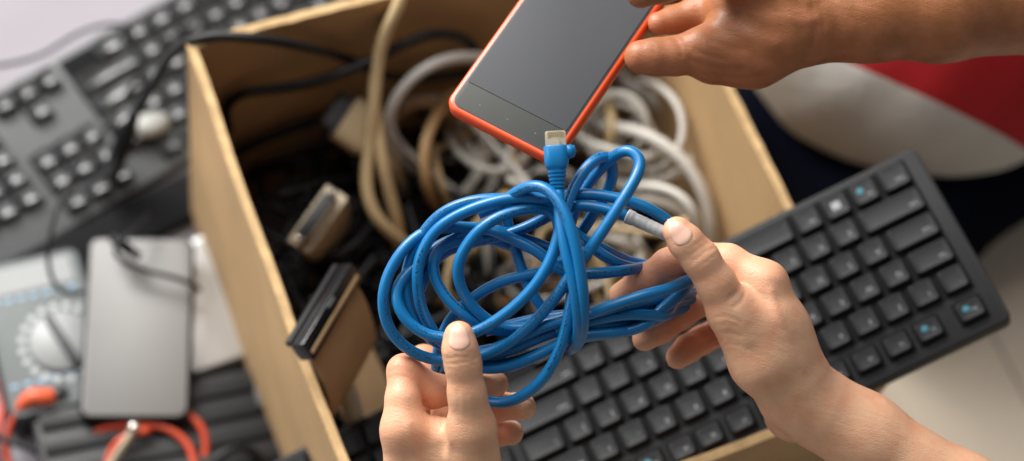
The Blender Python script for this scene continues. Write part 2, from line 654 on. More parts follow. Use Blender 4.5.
def keyboard(m, label, km, bmat_, hgt, dish, thick, gap, cyan):
    root = empty('keyboard', m.translation, label, 'keyboard')
    x0, x1, y0, y1 = -.5 * U_, 23.0 * U_, -.72 * U_, 5.93 * U_
    zt = -hgt                      # key tops lie at local z = 0
    mb_ = MB()
    cm = m @ Matrix.Translation(((x0 + x1) / 2, (y0 + y1) / 2, 0))
    slab(mb_, cm, x1 - x0, y1 - y0, zt - thick, zt - .0012, rad=.005, bev=.0012)
    # raised rim round the key fields and between them
    sharp(mb_.build('case', bmat_, root))
    mb_ = MB()
    for fx0, fx1, fy0, fy1 in ((-.5, 15.3, 4.55, 4.68),):
        box(mb_, m, fx0 * U_ + .004, 22.9 * U_, fy0 * U_, fy1 * U_, zt - .0013, zt - .0002)
    for fx0, fx1 in ((15.1, 15.2), (18.35, 18.45)):
        box(mb_, m, fx0 * U_, fx1 * U_, -.5 * U_, 4.5 * U_, zt - .0013, zt - .0003)
    keys = []
    for ry, row in ROWS:
        x = 0.
        for s, w in row:
            keys.append((s, x + w / 2, ry, w, 1.))
            x += w
    keys.append(('Esc', .5, 5.15, 1, .8))
    for i, fx in enumerate(FX):
        keys.append(('F%d' % (i + 1), fx, 5.15, .98, .8))
    for i, s in enumerate(('Prt', 'Scr', 'Pau')):
        keys.append((s, 15.75 + i, 5.15, 1, .8))
    for j, row in ((4, ('Ins', 'Home', 'PgUp')), (3, ('Del', 'End', 'PgDn'))):
        for i, s in enumerate(row):
            keys.append((s, 15.75 + i, j, 1, 1))
    for s, x, y in (('^', 16.75, 1), ('<', 15.75, 0), ('v', 16.75, 0), ('>', 17.75, 0)):
        keys.append((s, x, y, 1, 1))
    for s, cx, cy, w, h in keys:
        mb_ = MB()
        kw, kh = w * U_ - gap, h * U_ - gap
        if h < 1:
            kh = .72 * U_
        keycap(mb_, m, cx * U_, cy * U_, kw, kh, zt - .0015, hgt + .0015, dish)
        ko = mb_.build('key', km, root)
        if s == '' and cx < 4:
            lg = MB()
            for ax in (0, 1):
                for ay in (0, 1):
                    box(lg, m, cx * U_ - .0027 + ax * .0028, cx * U_ - .0002 + ax * .0028, cy * U_ - .0017 + ay * .0026, cy * U_ + .0006 + ay * .0026, -dish - .0001, -dish + .00015)
            lg.build('legend', 'legend_pale', ko, smooth=False)
        elif s.strip():
            vs, fs = text_mesh(s, .0042 if len(s) == 1 else .0029)
            lg = MB()
            ox, oy = cx * U_ - kw / 2 + .0046, cy * U_ + kh / 2 - (.0040 if h == 1 else .0042)
            lg.add([m @ Vector((a_ + ox, b_ + oy, c_ - dish + .0001)) for a_, b_, c_ in vs], fs)
            lg.build('legend', 'legend', ko, smooth=False)
        if cyan and s in ('Esc', 'F1', 'F10', 'Fn'):
            lg = MB()
            dm = m @ Matrix.Translation((cx * U_ + kw / 2 - .0062, cy * U_ - .0006, -dish + .0002))
            slab(lg, dm, .0042, .0040, -.0001, .00018, rad=.0019, bev=.00005)
            lg.build('legend', 'legend_cyan', ko)
    mb_ = MB()
    for fx0, fx1, fy0, fy1 in ((0, 15, -.5, 4.5), (15.25, 18.25, 2.5, 4.5), (15.25, 18.25, -.5, .5), (16.25, 17.25, .5, 1.5), (18.6, 22.6, -.5, 4.5)):
        box(mb_, m, fx0 * U_ + gap * .1, fx1 * U_ - gap * .1, fy0 * U_ + .0002, fy1 * U_ - .0002, zt - .004, zt - .0009 + .00002 * fy1)
    for s, cx, cy, w, h in keys:
        if h < 1:
            box(mb_, m, (cx - w / 2) * U_ + .0004, (cx + w / 2) * U_ - .0004, cy * U_ - .43 * U_, cy * U_ + .43 * U_, zt - .004, zt - .0009)
    mb_.build('key_gap_shade', 'matte_black', root, smooth=False)  # flat black plates on the case, painting the shade round the keys
    # number block, one mesh of small keys
    mb_ = MB()
    for r_ in range(5):
        for c_ in range(4):
            keycap(mb_, m, (19.1 + c_) * U_, r_ * U_, U_ - gap, U_ - gap, zt - .0015, hgt + .0015, dish)
    mb_.build('number_pad', km, root)
    return root


def rodrigues(w):
    th = np.linalg.norm(w)
    return Matrix.Rotation(th, 4, Vector(w / th))


kbm = rodrigues(np.array([-0.80566, -0.01468, 3.66251]))
kbm.translation = Vector(np.array([0.21394, 0.10803, 0.22009]) + CAM - np.array([-.007, -.537, 1.243]))
keyboard(kbm, 'black keyboard with cyan marked keys sticking up out of the box on the right', 'key_black', 'board_black', .0032, .0005, .013, .0023, True)
okm = Matrix.Rotation(4.05335, 4, 'Z')
okm.translation = Vector((-.19042, .35533, .028))
old_kb = keyboard(okm, 'old dark grey keyboard lying on the lilac cloth behind the box', 'key_old', 'board_old', .007, .0018, .0125, .0020, False)

# ------------------------------------------------------------------ distance-field modelling for bodies
def seg(a, b, ra, rb):
    return (np.array(a, float), np.array(b, float), float(ra), float(rb))


def d_seg(p, s):
    a, b, ra, rb = s
    ab = b - a
    pa = p - a
    h = np.clip((pa @ ab) / (ab @ ab), 0, 1)
    return np.linalg.norm(pa - h[:, None] * ab, axis=1) - (ra + (rb - ra) * h)


def smin(a, b, k):
    h = np.clip(.5 + .5 * (b - a) / k, 0, 1)
    return b * (1 - h) + a * h - k * h * (1 - h)


def chain(joints):
    """list of (x, y, D, radius in mm) to segments"""
    pts = [(P(x, y, D), r / 1000.) for x, y, D, r in joints]
    return [seg(pts[i][0], pts[i + 1][0], pts[i][1], pts[i + 1][1]) for i in range(len(pts) - 1)]


class Body:
    grooves = ()

    def __init__(self, palm, fingers, kpalm=.011, kroot=.007, kf=.0035, wrinkles=()):
        self.palm, self.fingers = palm, fingers
        self.kp, self.kr, self.kf = kpalm, kroot, kf
        self.wr = wrinkles

    def finger(self, p, f):
        d = None
        for s in f:
            q = d_seg(p, s)
            d = q if d is None else smin(d, q, self.kf)
        return d

    def __call__(self, p):
        d = None
        for s in self.palm:
            q = d_seg(p, s)
            d = q if d is None else smin(d, q, self.kp)
        out = d
        for f in self.fingers:
            q = smin(self.finger(p, f), d, self.kr)
            out = np.minimum(out, q)
        for c, ax, rad, amp, lam, w in self.wr:
            v = p - c
            near = np.linalg.norm(v, axis=1) < rad * 2.2
            if near.any():
                s = v[near] @ ax
                out[near] += amp * np.exp(-(s / w) ** 2) * (np.cos(2 * math.pi * s / lam))
        for pts, amp, w in self.grooves:
            c = pts.mean(0)
            near = np.linalg.norm(p - c, axis=1) < np.linalg.norm(pts - c, axis=1).max() + 4 * w
            if near.any():
                q = p[near]
                d = np.full(len(q), 9.)
                for i in range(len(pts) - 1):
                    d = np.minimum(d, d_seg(q, (pts[i], pts[i + 1], 0., 0.)))
                out[near] += amp * np.exp(-(d / w) ** 2)
        return out

    def crease(self, px, amp=.0005, w=.0009):
        """a skin fold along a line on the surface; negative amp raises a ridge"""
        out = []
        for x, y in px:
            dr = P(x, y, 1) - CAM
            t = np.linspace(.9, 1.2, 700)
            dd = self(CAM + t[:, None] * dr)
            k = int(np.argmax(dd < 0))
            if k:
                out.append(CAM + t[k] * dr)
        if len(out) > 1:
            self.grooves = tuple(self.grooves) + ((np.array(out), amp, w),)


def iso(fn, lo, hi, h):
    """surface nets over the zero level of fn, evaluated only in blocks near the surface"""
    lo, hi = np.array(lo, float), np.array(hi, float)
    B = 8
    nb = np.ceil((hi - lo) / (h * B)).astype(int) + 1
    bi = np.stack(np.meshgrid(*[np.arange(k) for k in nb], indexing='ij'), -1).reshape(-1, 3)
    cen = lo + (bi + .5) * B * h
    dc = fn(cen)
    act = np.abs(dc) < B * h * 1.05 + .004
    n3 = nb * B
    G = np.empty(tuple(n3), np.float32)
    G[:] = np.repeat(np.repeat(np.repeat(np.where(dc < 0, -1., 1.).reshape(nb), B, 0), B, 1), B, 2)
    loc = np.stack(np.meshgrid(*[np.arange(B)] * 3, indexing='ij'), -1).reshape(-1, 3)
    ab = bi[act]
    for k in range(0, len(ab), 300):
        ids = (ab[k:k + 300, None, :] * B + loc[None]).reshape(-1, 3)
        G[ids[:, 0], ids[:, 1], ids[:, 2]] = fn(lo + ids * h)
    S = G < 0
    c = np.zeros(tuple(n3 - 1), np.int8)
    for dx in (0, 1):
        for dy in (0, 1):
            for dz in (0, 1):
                c += S[dx:n3[0] - 1 + dx, dy:n3[1] - 1 + dy, dz:n3[2] - 1 + dz]
    cells = np.argwhere((c > 0) & (c < 8))
    idx = np.full(c.shape, -1, np.int32)
    idx[tuple(cells.T)] = np.arange(len(cells))
    acc = np.zeros((len(cells), 3))
    cnt = np.zeros(len(cells))
    corners = [(x, y, z) for x in (0, 1) for y in (0, 1) for z in (0, 1)]
    for ca in corners:
        for ax in range(3):
            if ca[ax]:
                continue
            cb_ = list(ca); cb_[ax] = 1
            A = cells + ca
            Bc = cells + cb_
            va = G[A[:, 0], A[:, 1], A[:, 2]]
            vb = G[Bc[:, 0], Bc[:, 1], Bc[:, 2]]
            cr = (va < 0) != (vb < 0)
            t = np.where(cr, va / np.where(cr, va - vb, 1), 0)
            pt = np.array(ca, float)[None] + t[:, None] * np.eye(3)[ax][None]
            acc[cr] += pt[cr]
            cnt[cr] += 1
    verts = lo + (cells + acc / cnt[:, None]) * h
    faces = []
    for ax in range(3):
        b1, b2 = [(1, 2), (2, 0), (0, 1)][ax]
        sl0 = [slice(1, n3[k] - 1) for k in range(3)]
        sl1 = [slice(1, n3[k] - 1) for k in range(3)]
        sl0[ax] = slice(0, n3[ax] - 1)
        sl1[ax] = slice(1, n3[ax])
        s0, s1 = S[tuple(sl0)], S[tuple(sl1)]
        for flip, cond in ((False, s0 & ~s1), (True, ~s0 & s1)):
            e = np.argwhere(cond)
            if not len(e):
                continue
            off = np.ones(3, int); off[ax] = 0
            e = e + off
            u = np.eye(3, dtype=int)[b1]; v = np.eye(3, dtype=int)[b2]
            q = [e - u - v, e - v, e, e - u]
            ii = np.stack([idx[tuple(k.T)] for k in q], 1)
            ii = ii[(ii >= 0).all(1)]
            faces.append(ii if not flip else ii[:, ::-1])
    return verts, np.concatenate(faces)


def arrays_to_mesh(name, v, f):
    me = bpy.data.meshes.new(name)
    me.vertices.add(len(v))
    me.vertices.foreach_set('co', np.asarray(v, np.float32).ravel())
    me.loops.add(f.size)
    me.loops.foreach_set('vertex_index', f.astype(np.int32).ravel())
    me.polygons.add(len(f))
    me.polygons.foreach_set('loop_start', np.arange(0, f.size, 4, dtype=np.int32))
    me.update(calc_edges=True)
    me.validate()
    return me


def bounds(segs, pad=.02):
    pts = np.array([q for s in segs for q in (s[0] - max(s[2], s[3]), s[0] + max(s[2], s[3]), s[1] - max(s[2], s[3]), s[1] + max(s[2], s[3]))])
    return pts.min(0) - pad, pts.max(0) + pad


def add_flush(me, spots):
    n_ = len(me.vertices)
    co = np.empty(n_ * 3, np.float32)
    me.vertices.foreach_get('co', co)
    co = co.reshape(-1, 3)
    w = np.zeros(n_)
    for c, r_, a_ in spots:
        d_ = np.linalg.norm(co - c, axis=1)
        w = np.maximum(w, a_ * np.exp(-(d_ / r_) ** 2))
    at = me.attributes.new('flush', 'FLOAT', 'POINT')
    at.data.foreach_set('value', w.astype(np.float32))


def wrinkle(a, b, rad, amp=.00022, lam=.0024, w=.0036):
    """creases across a finger at joint a, axis towards b"""
    a, b = P(*a), P(*b)
    ax = (b - a) / np.linalg.norm(b - a)
    return (a, ax, rad / 1000., amp, lam, w)


def nail(fn, base, tip, dors, length, half, parent, mt, back=0.0, tipext=.0012):
    """a curved nail plate laid on the finger surface; base..tip is the last bone"""
    base, tip = np.array(base), np.array(tip)
    ax = (tip - base) / np.linalg.norm(tip - base)
    dn = np.array(dors, float)
    dn = dn - ax * (dn @ ax)
    dn /= np.linalg.norm(dn)
    sd = np.cross(ax, dn)
    nu, nv = 13, 15
    V_, F_ = [], []
    for layer in (0, 1):
        for j in range(nv):
            t = j / (nv - 1)
            w = half * (1 - abs(2 * t - 1) ** 3.2 * .45)
            s = tip + ax * (-back - length * (1 - t))
            for i in range(nu):
                phi = w * (2 * i / (nu - 1) - 1)
                # rounded free edge and cuticle
                bulge = (1 - (2 * i / (nu - 1) - 1) ** 2)
                s2 = s + ax * (bulge * .0022 * (t * 2 - 1) * (1 if t > .5 else .8))
                dr = math.cos(phi) * dn + math.sin(phi) * sd
                lo_, hi_ = 0., .02
                rr = np.linspace(0, .02, 60)
                dd = fn(s2[None] + rr[:, None] * dr[None])
                k = np.argmax(dd > 0)
                r0 = rr[k - 1] + (rr[k] - rr[k - 1]) * (-dd[k - 1]) / (dd[k] - dd[k - 1] + 1e-12) if k > 0 else .002
                edge = max(abs(2 * i / (nu - 1) - 1), abs(2 * t - 1) if t < .5 else 0)
                lift = .00038 - .0006 * max(0, (edge - .8) / .2)
                V_.append(s2 + dr * (r0 + (lift if layer else -.0008)))
    K = nu * nv
    for j in range(nv - 1):
        for i in range(nu - 1):
            q = j * nu + i
            F_.append((q + K, q + 1 + K, q + nu + 1 + K, q + nu + K))
            F_.append((q, q + nu, q + nu + 1, q + 1))
    ed = [i for i in range(nu)] + [j * nu + nu - 1 for j in range(1, nv)] + [(nv - 1) * nu + i for i in range(nu - 2, -1, -1)] + [j * nu for j in range(nv - 2, 0, -1)]
    for k in range(len(ed)):
        a_, b_ = ed[k], ed[(k + 1) % len(ed)]
        F_.append((a_, b_, b_ + K, a_ + K))
    m_ = MB()
    m_.add(V_, F_)
    o = m_.build('fingernail', mt, parent)
    bm = bmesh.new(); bm.from_mesh(o.data)
    bmesh.ops.recalc_face_normals(bm, faces=bm.faces)
    bm.to_mesh(o.data); bm.free()
    return o


#--BODIES--
# ---- left hand of the person holding the cable
LH = dict(
    thumb=[(459, 336, .998, 7.6), (460, 349, .998, 8.6), (463, 364, 1.000, 8.9), (467, 393, 1.004, 9.4), (472, 428, 1.012, 12.2), (476, 490, 1.03, 15.5)],
    index=[(403, 430, 1.020, 10.3), (403, 400, 1.022, 8.8), (404, 371, 1.028, 8.4), (432, 391, 1.036, 8.6), (468, 389, 1.044, 8.0), (495, 384, 1.043, 7.0)],
    middle=[(408, 450, 1.050, 10.2), (415, 395, 1.066, 9), (424, 362, 1.074, 8.8), (468, 398, 1.066, 8.2), (495, 406, 1.056, 7.8), (523, 407, 1.050, 6.9)],
    ring=[(412, 470, 1.070, 10), (425, 425, 1.09, 8.6), (440, 404, 1.098, 8.4), (478, 428, 1.082, 7.8), (495, 432, 1.074, 7.4), (511, 433, 1.068, 6.6)],
    little=[(420, 500, 1.080, 9), (432, 470, 1.098, 7.3), (455, 455, 1.100, 7), (478, 458, 1.09, 6.4), (490, 463, 1.084, 5.8)],
)
LP = [(403, 430, 1.020, 10.6), (412, 500, 1.035, 14.5), (432, 560, 1.05, 18)]
LP2 = [(438, 438, 1.026, 11.5), (450, 500, 1.035, 18), (448, 560, 1.05, 20)]
LP3 = [(412, 460, 1.055, 11.5), (425, 510, 1.06, 15), (440, 565, 1.06, 19)]
LP4 = [(476, 490, 1.03, 15.5), (455, 560, 1.048, 19), (450, 600, 1.055, 20.5), (470, 760, 1.06, 26), (500, 960, 1.10, 33)]
# ---- right hand
RH = dict(
    thumb=[(677, 231, .999, 7.3), (686, 242, 1.000, 8.5), (700, 258, 1.002, 9.3), (716, 283, 1.006, 9.8), (731, 311, 1.012, 12.2), (762, 360, 1.022, 16.2)],
    index=[(765, 284, 1.020, 10.8), (728, 263, 1.026, 9.5), (692, 256, 1.030, 8.5), (668, 264, 1.030, 7.8), (646, 279, 1.034, 7.4), (621, 294, 1.050, 6.3)],
    middle=[(772, 310, 1.042, 10.8), (738, 296, 1.060, 9.5), (705, 298, 1.072, 8.6), (680, 314, 1.068, 8.0), (662, 328, 1.062, 7.7), (645, 338, 1.056, 6.9)],
    ring=[(776, 335, 1.062, 10.3), (748, 326, 1.080, 9), (722, 330, 1.088, 8.1), (702, 340, 1.082, 7.4), (689, 348, 1.076, 7.2), (678, 357, 1.072, 6.5)],
    little=[(782, 358, 1.080, 9.3), (764, 350, 1.100, 7.6), (750, 344, 1.106, 7.2), (738, 340, 1.106, 6.6), (730, 340, 1.104, 6.0)],
)
RP = [(765, 284, 1.020, 10.9), (783, 326, 1.024, 11.5), (802, 370, 1.032, 13.5)]
RP2 = [(762, 360, 1.022, 16.2), (794, 395, 1.034, 17)]
RP3 = [(772, 325, 1.045, 12.0), (792, 380, 1.052, 15.5)]
RP4 = [(777, 362, 1.078, 12.0), (795, 410, 1.070, 17.5)]
RP5 = [(742, 318, 1.014, 10.5), (766, 320, 1.018, 10.0), (784, 350, 1.026, 12)]
RP6 = [(794, 396, 1.042, 17), (824, 412, 1.042, 18.6), (862, 433, 1.044, 20.0), (960, 503, 1.05, 25), (1120, 610, 1.07, 31), (1230, 690, 1.10, 35)]
# ---- hand holding the phone
BHD = dict(
    thumb=[(641, -7, 1.012, 7.8), (664, -16, 1.014, 9.2), (700, -28, 1.022, 10.5), (748, -24, 1.034, 14), (790, -5, 1.045, 18)],
    index=[(641, 57, 1.046, 8.9), (656, 57, 1.046, 9.6), (676, 56, 1.046, 10.0), (702, 50, 1.046, 11.8), (735, 42, 1.05, 15)],
    middle=[(658, 24, 1.062, 6.4), (674, 20, 1.066, 7.2), (700, 12, 1.068, 9.4), (742, 12, 1.066, 13)],
    ring=[(660, -8, 1.072, 7.6), (690, -14, 1.078, 8.4), (745, -8, 1.075, 12)],
)
BPA = [(714, 58, 1.052, 14.2), (752, 50, 1.055, 18.5), (785, 30, 1.05, 21.5)]
BPB = [(735, 8, 1.055, 15), (785, 0, 1.055, 20)]
BPC = [(785, 16, 1.05, 23), (828, 16, 1.05, 21.5), (870, 14, 1.05, 23.5), (940, 8, 1.055, 27), (1060, -8, 1.08, 33), (1230, -40, 1.13, 38)]


def make_arm(fingers, palms, wr, spots, h=.0010, folds=()):
    fs = [chain(fingers[k]) for k in fingers]
    ps = [s for c_ in palms for s in chain(c_)]
    fn = Body(ps, fs, wrinkles=wr)
    for fd in folds:
        fn.crease(*fd)
    allseg = [s for f_ in fs for s in f_] + ps
    lo, hi = bounds(allseg)
    v, f = iso(fn, lo, hi, h)
    return fn, v, f


def merge_mesh(name, parts):
    vs, fs, n0 = [], [], 0
    for v, f in parts:
        vs.append(v)
        fs.append(f + n0)
        n0 += len(v)
    return arrays_to_mesh(name, np.vstack(vs), np.vstack(fs))


def fspots(H, tipa=.85, kna=.42):
    out = []
    for k, c_ in H.items():
        out.append((P(*c_[0][:3]), .011, tipa if k != 'thumb' else tipa * .35))
        out.append((P(*c_[2][:3]), .011, kna if k != 'thumb' else kna * .6))
        if k != 'thumb':
            for q in c_[2:-1]:
                out.append((P(*q[:3]), .016, tipa * .8))
    return out


wl = [wrinkle((462, 360, .995), (470, 400, 1.0), 10, amp=.00010, lam=.0028, w=.0030)]
wrr = [wrinkle((700, 257, .998), (722, 290, 1.0), 10, amp=.00010, lam=.0030, w=.0030)]
folds_l = [
    ([(449, 353), (456, 351), (463, 351), (472, 353)], .00035, .0008), ([(448, 358), (457, 356), (466, 357), (476, 358)], .00045, .0008),
    ([(451, 363), (460, 362), (468, 362), (474, 364)], .0003, .0007), ([(450, 348), (458, 346), (468, 347)], .00022, .0007),
    ([(389, 372), (396, 369), (405, 370), (412, 373)], .0003, .0008), ([(388, 378), (396, 376), (406, 377)], .0003, .0008),
    ([(436, 413), (441, 418), (443, 426)], .0006, .0014), ([(430, 408), (436, 416), (436, 424)], .0004, .0010),
    ([(448, 420), (450, 440), (448, 458)], -.0007, .0028), ([(408, 425), (412, 445), (418, 470)], -.0006, .0022),
    ([(458, 392), (459, 402), (458, 412)], .0002, .0008), ([(466, 394), (467, 404), (468, 416)], .0002, .0008)]
folds_r = [
    ([(689, 256), (695, 252), (701, 248), (708, 243)], .00035, .0008), ([(692, 261), (699, 257), (706, 251), (713, 248)], .00045, .0008),
    ([(697, 266), (704, 262), (711, 257), (716, 254)], .0003, .0007), ([(688, 249), (695, 245), (702, 240)], .00022, .0007),
    ([(741, 286), (736, 293), (730, 298)], .0007, .0015), ([(745, 291), (742, 300), (735, 306)], .0005, .0011),
    ([(716, 318), (724, 316), (733, 318), (740, 322)], .00035, .0009), ([(718, 325), (728, 323), (738, 327)], .0003, .0009),
    ([(722, 333), (731, 332), (740, 336)], .0003, .0009), ([(730, 345), (740, 345), (748, 349)], .00022, .0009),
    ([(771, 292), (778, 318), (790, 345), (803, 368)], -.0007, .0024), ([(742, 312), (756, 335), (774, 362)], -.0002, .0030),
    ([(795, 372), (806, 367), (816, 366)], .00012, .0014),
    ([(752, 350), (770, 384), (790, 420)], .0006, .0030)]
folds_b = [
    ([(674, 37), (680, 46), (683, 56)], .0008, .0013), ([(681, 36), (688, 46), (692, 54)], .0006, .0012),
    ([(690, 60), (706, 66), (726, 70), (744, 70)], .0009, .0016), ([(696, 50), (708, 56), (722, 60)], .0006, .0013),
    ([(700, 74), (722, 77), (744, 78), (764, 74)], .0007, .0014), ([(712, 40), (728, 48), (748, 50)], .0005, .0015),
    ([(654, 37), (653, 46), (656, 54)], .0004, .0010), ([(730, 8), (770, 18), (812, 20)], -.0010, .0035),
    ([(720, 20), (745, 34), (775, 44)], -.0009, .0035), ([(812, 6), (816, 24), (814, 42)], .0006, .0018), ([(820, 4), (824, 24), (822, 44)], .0004, .0014)]
fnL, vL, fL = make_arm(LH, [LP, LP2, LP3, LP4], wl, None, folds=folds_l)
fnR, vR, fR = make_arm(RH, [RP, RP2, RP3, RP4, RP5, RP6], wrr, None, folds=folds_r)
me = merge_mesh('person', [(vL, fL), (vR, fR)])
sp_ = fspots({k: LH[k] for k in LH if k != 'thumb'} | {'thumb': [LH['thumb'][0]] * 1 + LH['thumb'][1:]}) + fspots(RH)
add_flush(me, sp_)
personA = link('person', me, 'light_skin')
tag(personA, 'person with light skin, only both bare hands and forearms seen, holding the blue cable coil', 'person')
toward = -VIEW


def hand_nail(fn, H, k, dors, L, half, mt, parent, back=-.0045):
    c_ = H[k]
    return nail(fn, P(*c_[1][:3]), P(*c_[0][:3]), dors, L, half, parent, mt, back=back)


def tipnail(fn, c_, dors, L, half, mt, parent, back=-.0045):
    return nail(fn, P(*c_[-2][:3]), P(*c_[-1][:3]), dors, L, half, parent, mt, back=back)


rt, upv = R[0], R[1]
hand_nail(fnL, LH, 'thumb', toward * 1 + upv * .35, .0105, .74, 'nail_light', personA, back=-.0050)
tipnail(fnL, LH['index'], upv * .8 - toward * .1 + rt * .3, .0100, .8, 'nail_light', personA, back=-.0048)
tipnail(fnL, LH['middle'], upv * .9 + toward * .2 + rt * .3, .0100, .8, 'nail_light', personA, back=-.0048)
tipnail(fnL, LH['ring'], upv * .9 + rt * .3, .0095, .8, 'nail_light', personA, back=-.0045)
hand_nail(fnR, RH, 'thumb', toward * 1 - rt * .35 + upv * .4, .0110, .76, 'nail_light', personA, back=-.0058)
tipnail(fnR, RH['index'], -upv * .3 - toward * .9, .0095, .8, 'nail_light', personA)
tipnail(fnR, RH['middle'], -upv * .5 - toward * .7 - rt * .2, .0095, .8, 'nail_light', personA)
tipnail(fnR, RH['ring'], -upv * .5 - toward * .7 - rt * .2, .0095, .8, 'nail_light', personA)

# ---- second person
fnB, vB, fB = make_arm(BHD, [BPA, BPB, BPC], [wrinkle((688, 48, 1.03), (720, 44, 1.03), 12, amp=.00005, lam=.0034, w=.005)], None, h=.0013, folds=folds_b)
sh0 = P(1230, -40, 1.13)
tor = Z(985, 20, .12) + np.array([.02, .03, 0])
shoulder = np.array([tor[0] + .08, tor[1] - .06, .60])
upper = [seg(sh0, shoulder, .038, .055), seg(shoulder, shoulder + np.array([.12, .14, .02]), .055, .07)]
fu = lambda p: np.minimum(d_seg(p, upper[0]), d_seg(p, upper[1]))
lo, hi = bounds(upper)
vU, fU = iso(fu, lo, hi, .005)
me = merge_mesh('person', [(vB, fB), (vU, fU)])
add_flush(me, fspots(BHD, .5, .3))
personB = link('person', me, 'tan_skin')
tag(personB, 'person with tanned forearm and red and white top holding the red phone', 'person')
nail(fnB, P(664, -16, 1.014), P(641, -7, 1.012), toward + upv * .1, .0115, .8, personB, 'nail_tan', back=-.005)

# top: rounded body of cloth, white hem band below, red above
rT = .150
base_c = Z(932, -18, .16)


def torso(p):
    c0 = base_c
    q = p - c0
    ang = np.arctan2(q[:, 1], q[:, 0])
    fold = .0012 * np.sin(ang * 6 + q[:, 2] * 10) + .0006 * np.sin(ang * 17 - q[:, 2] * 30 + 1)
    d1 = d_seg(p, seg(c0, c0 + np.array([.10, .12, .26]), rT, rT * .95))
    d2 = d_seg(p, seg(c0 + np.array([.16, .12, .0]), c0 + np.array([.22, .20, .26]), rT, rT * .95))
    return smin(d1, d2, .05) + fold


lo = base_c - .22
hi = base_c + np.array([.45, .45, .50])
vt, ft = iso(torso, lo, hi, .005)
me = arrays_to_mesh('shirt', vt, ft)
shirt = link('shirt', me, ['cloth_white', 'cloth_red'], personB)
# colour seam: a curved line round the cloth, defined by height along its own axis
# seam plane through three surface points
def hit(x, y):
    o_, dr = CAM, P(x, y, 1) - CAM
    t = np.linspace(.9, 1.7, 800)
    dd = torso(o_ + t[:, None] * dr)
    k = np.argmax(dd < 0)
    return o_ + t[k] * dr
h1, h2, h3 = hit(842, 60), hit(900, 88), hit(985, 126)
nn = np.cross(h3 - h1, CAM + np.array([.12, .10, 0]) - h2); nn /= np.linalg.norm(nn)
side_ = np.sign(((hit(990, 80) - h1) @ nn))
bm = bmesh.new(); bm.from_mesh(me)
bmesh.ops.bisect_plane(bm, geom=bm.verts[:] + bm.edges[:] + bm.faces[:], plane_co=Vector(h1), plane_no=Vector(nn))
bm.to_mesh(me); bm.free()
red = np.array([(np.array(q.center) - h1) @ nn for q in me.polygons]) * side_ > 0
red &= np.array([(np.array(q.center) - h1) @ (h3 - h1) for q in me.polygons]) > -.002
me.polygons.foreach_set('use_smooth', [True] * len(me.polygons))
shirt.data.polygons.foreach_set('material_index', red.astype(int).tolist())
# hem: a rolled edge round the lowest visible outline of the cloth
# trousers
kn = [seg(Z(1000, 86, .09), Z(905, 200, .07), .080, .066), seg(Z(1010, 90, .08), Z(800, 90, .06), .085, .062), seg(Z(905, 205, .05), Z(790, 120, .05), .055, .05),
      seg(Z(1080, -60, .10), Z(1010, 90, .09), .10, .085)]


def legs(p):
    d = None
    for s in kn:
        q = d_seg(p, s)
        d = q if d is None else smin(d, q, .04)
    return d + .0025 * np.sin(p[:, 0] * 60 + p[:, 1] * 35) * np.sin(p[:, 1] * 48)


lo, hi = bounds(kn, .03)
vt, ft = iso(legs, lo, hi, .005)
link('trousers', arrays_to_mesh('trousers', vt, ft), 'denim', personB)

# ------------------------------------------------------------------ red phone
BLp, BRp, TLp = P(443, 105, 1.043), P(554, 162, 1.024), P(567, -103, 1.098)
wv2 = BRp - BLp
pw = np.linalg.norm(wv2)
pm = frame_mat(BLp, wv2, TLp - BLp)
ph = .142
if (pm.to_3x3() @ Vector((0, 0, 1))).dot(Vector(VIEW)) > 0:
    raise RuntimeError('phone faces away')
pc_ = pm @ Matrix.Translation((pw / 2, ph / 2, 0))
phone = empty('smartphone', pc_.translation, 'smartphone with dark grey screen and bright red orange case, held by the tanned hand', 'phone')
mb = MB()
slab(mb, pc_, pw, ph, -.0085, 0, rad=.0075, bev=.0016, seg=8)
mb.build('phone_case', 'red_plastic', phone)
mb = MB()
slab(mb, pc_, pw - .0054, ph - .0054, -.002, .0003, rad=.006, bev=.0002, seg=8)
mb.build('front_panel', 'screen_band', phone)
mb = MB()
slab(mb, pc_ @ Matrix.Translation((0, .0035, 0)), pw - .0076, ph - .030, -.001, .0007, rad=.0008, bev=.0001)
mb.build('screen', 'screen', phone)
for k in (-1, 0, 1):
    mb = MB()
    disc(mb, pc_ @ Matrix.Translation((k * .017, -ph / 2 + .0095, 0)), .0010, .0002, .00036, 16)
    mb.build('touch_button', 'screen_dot', phone)

# ------------------------------------------------------------------ blue network cable
# strands traced as (x, y, D)
D0 = 1.010
cb_o = empty('network_cable', P(530, 250, 1.02), 'long blue network cable coiled in a loose bundle between the two light hands', 'cable')
RB = .00295
S = []
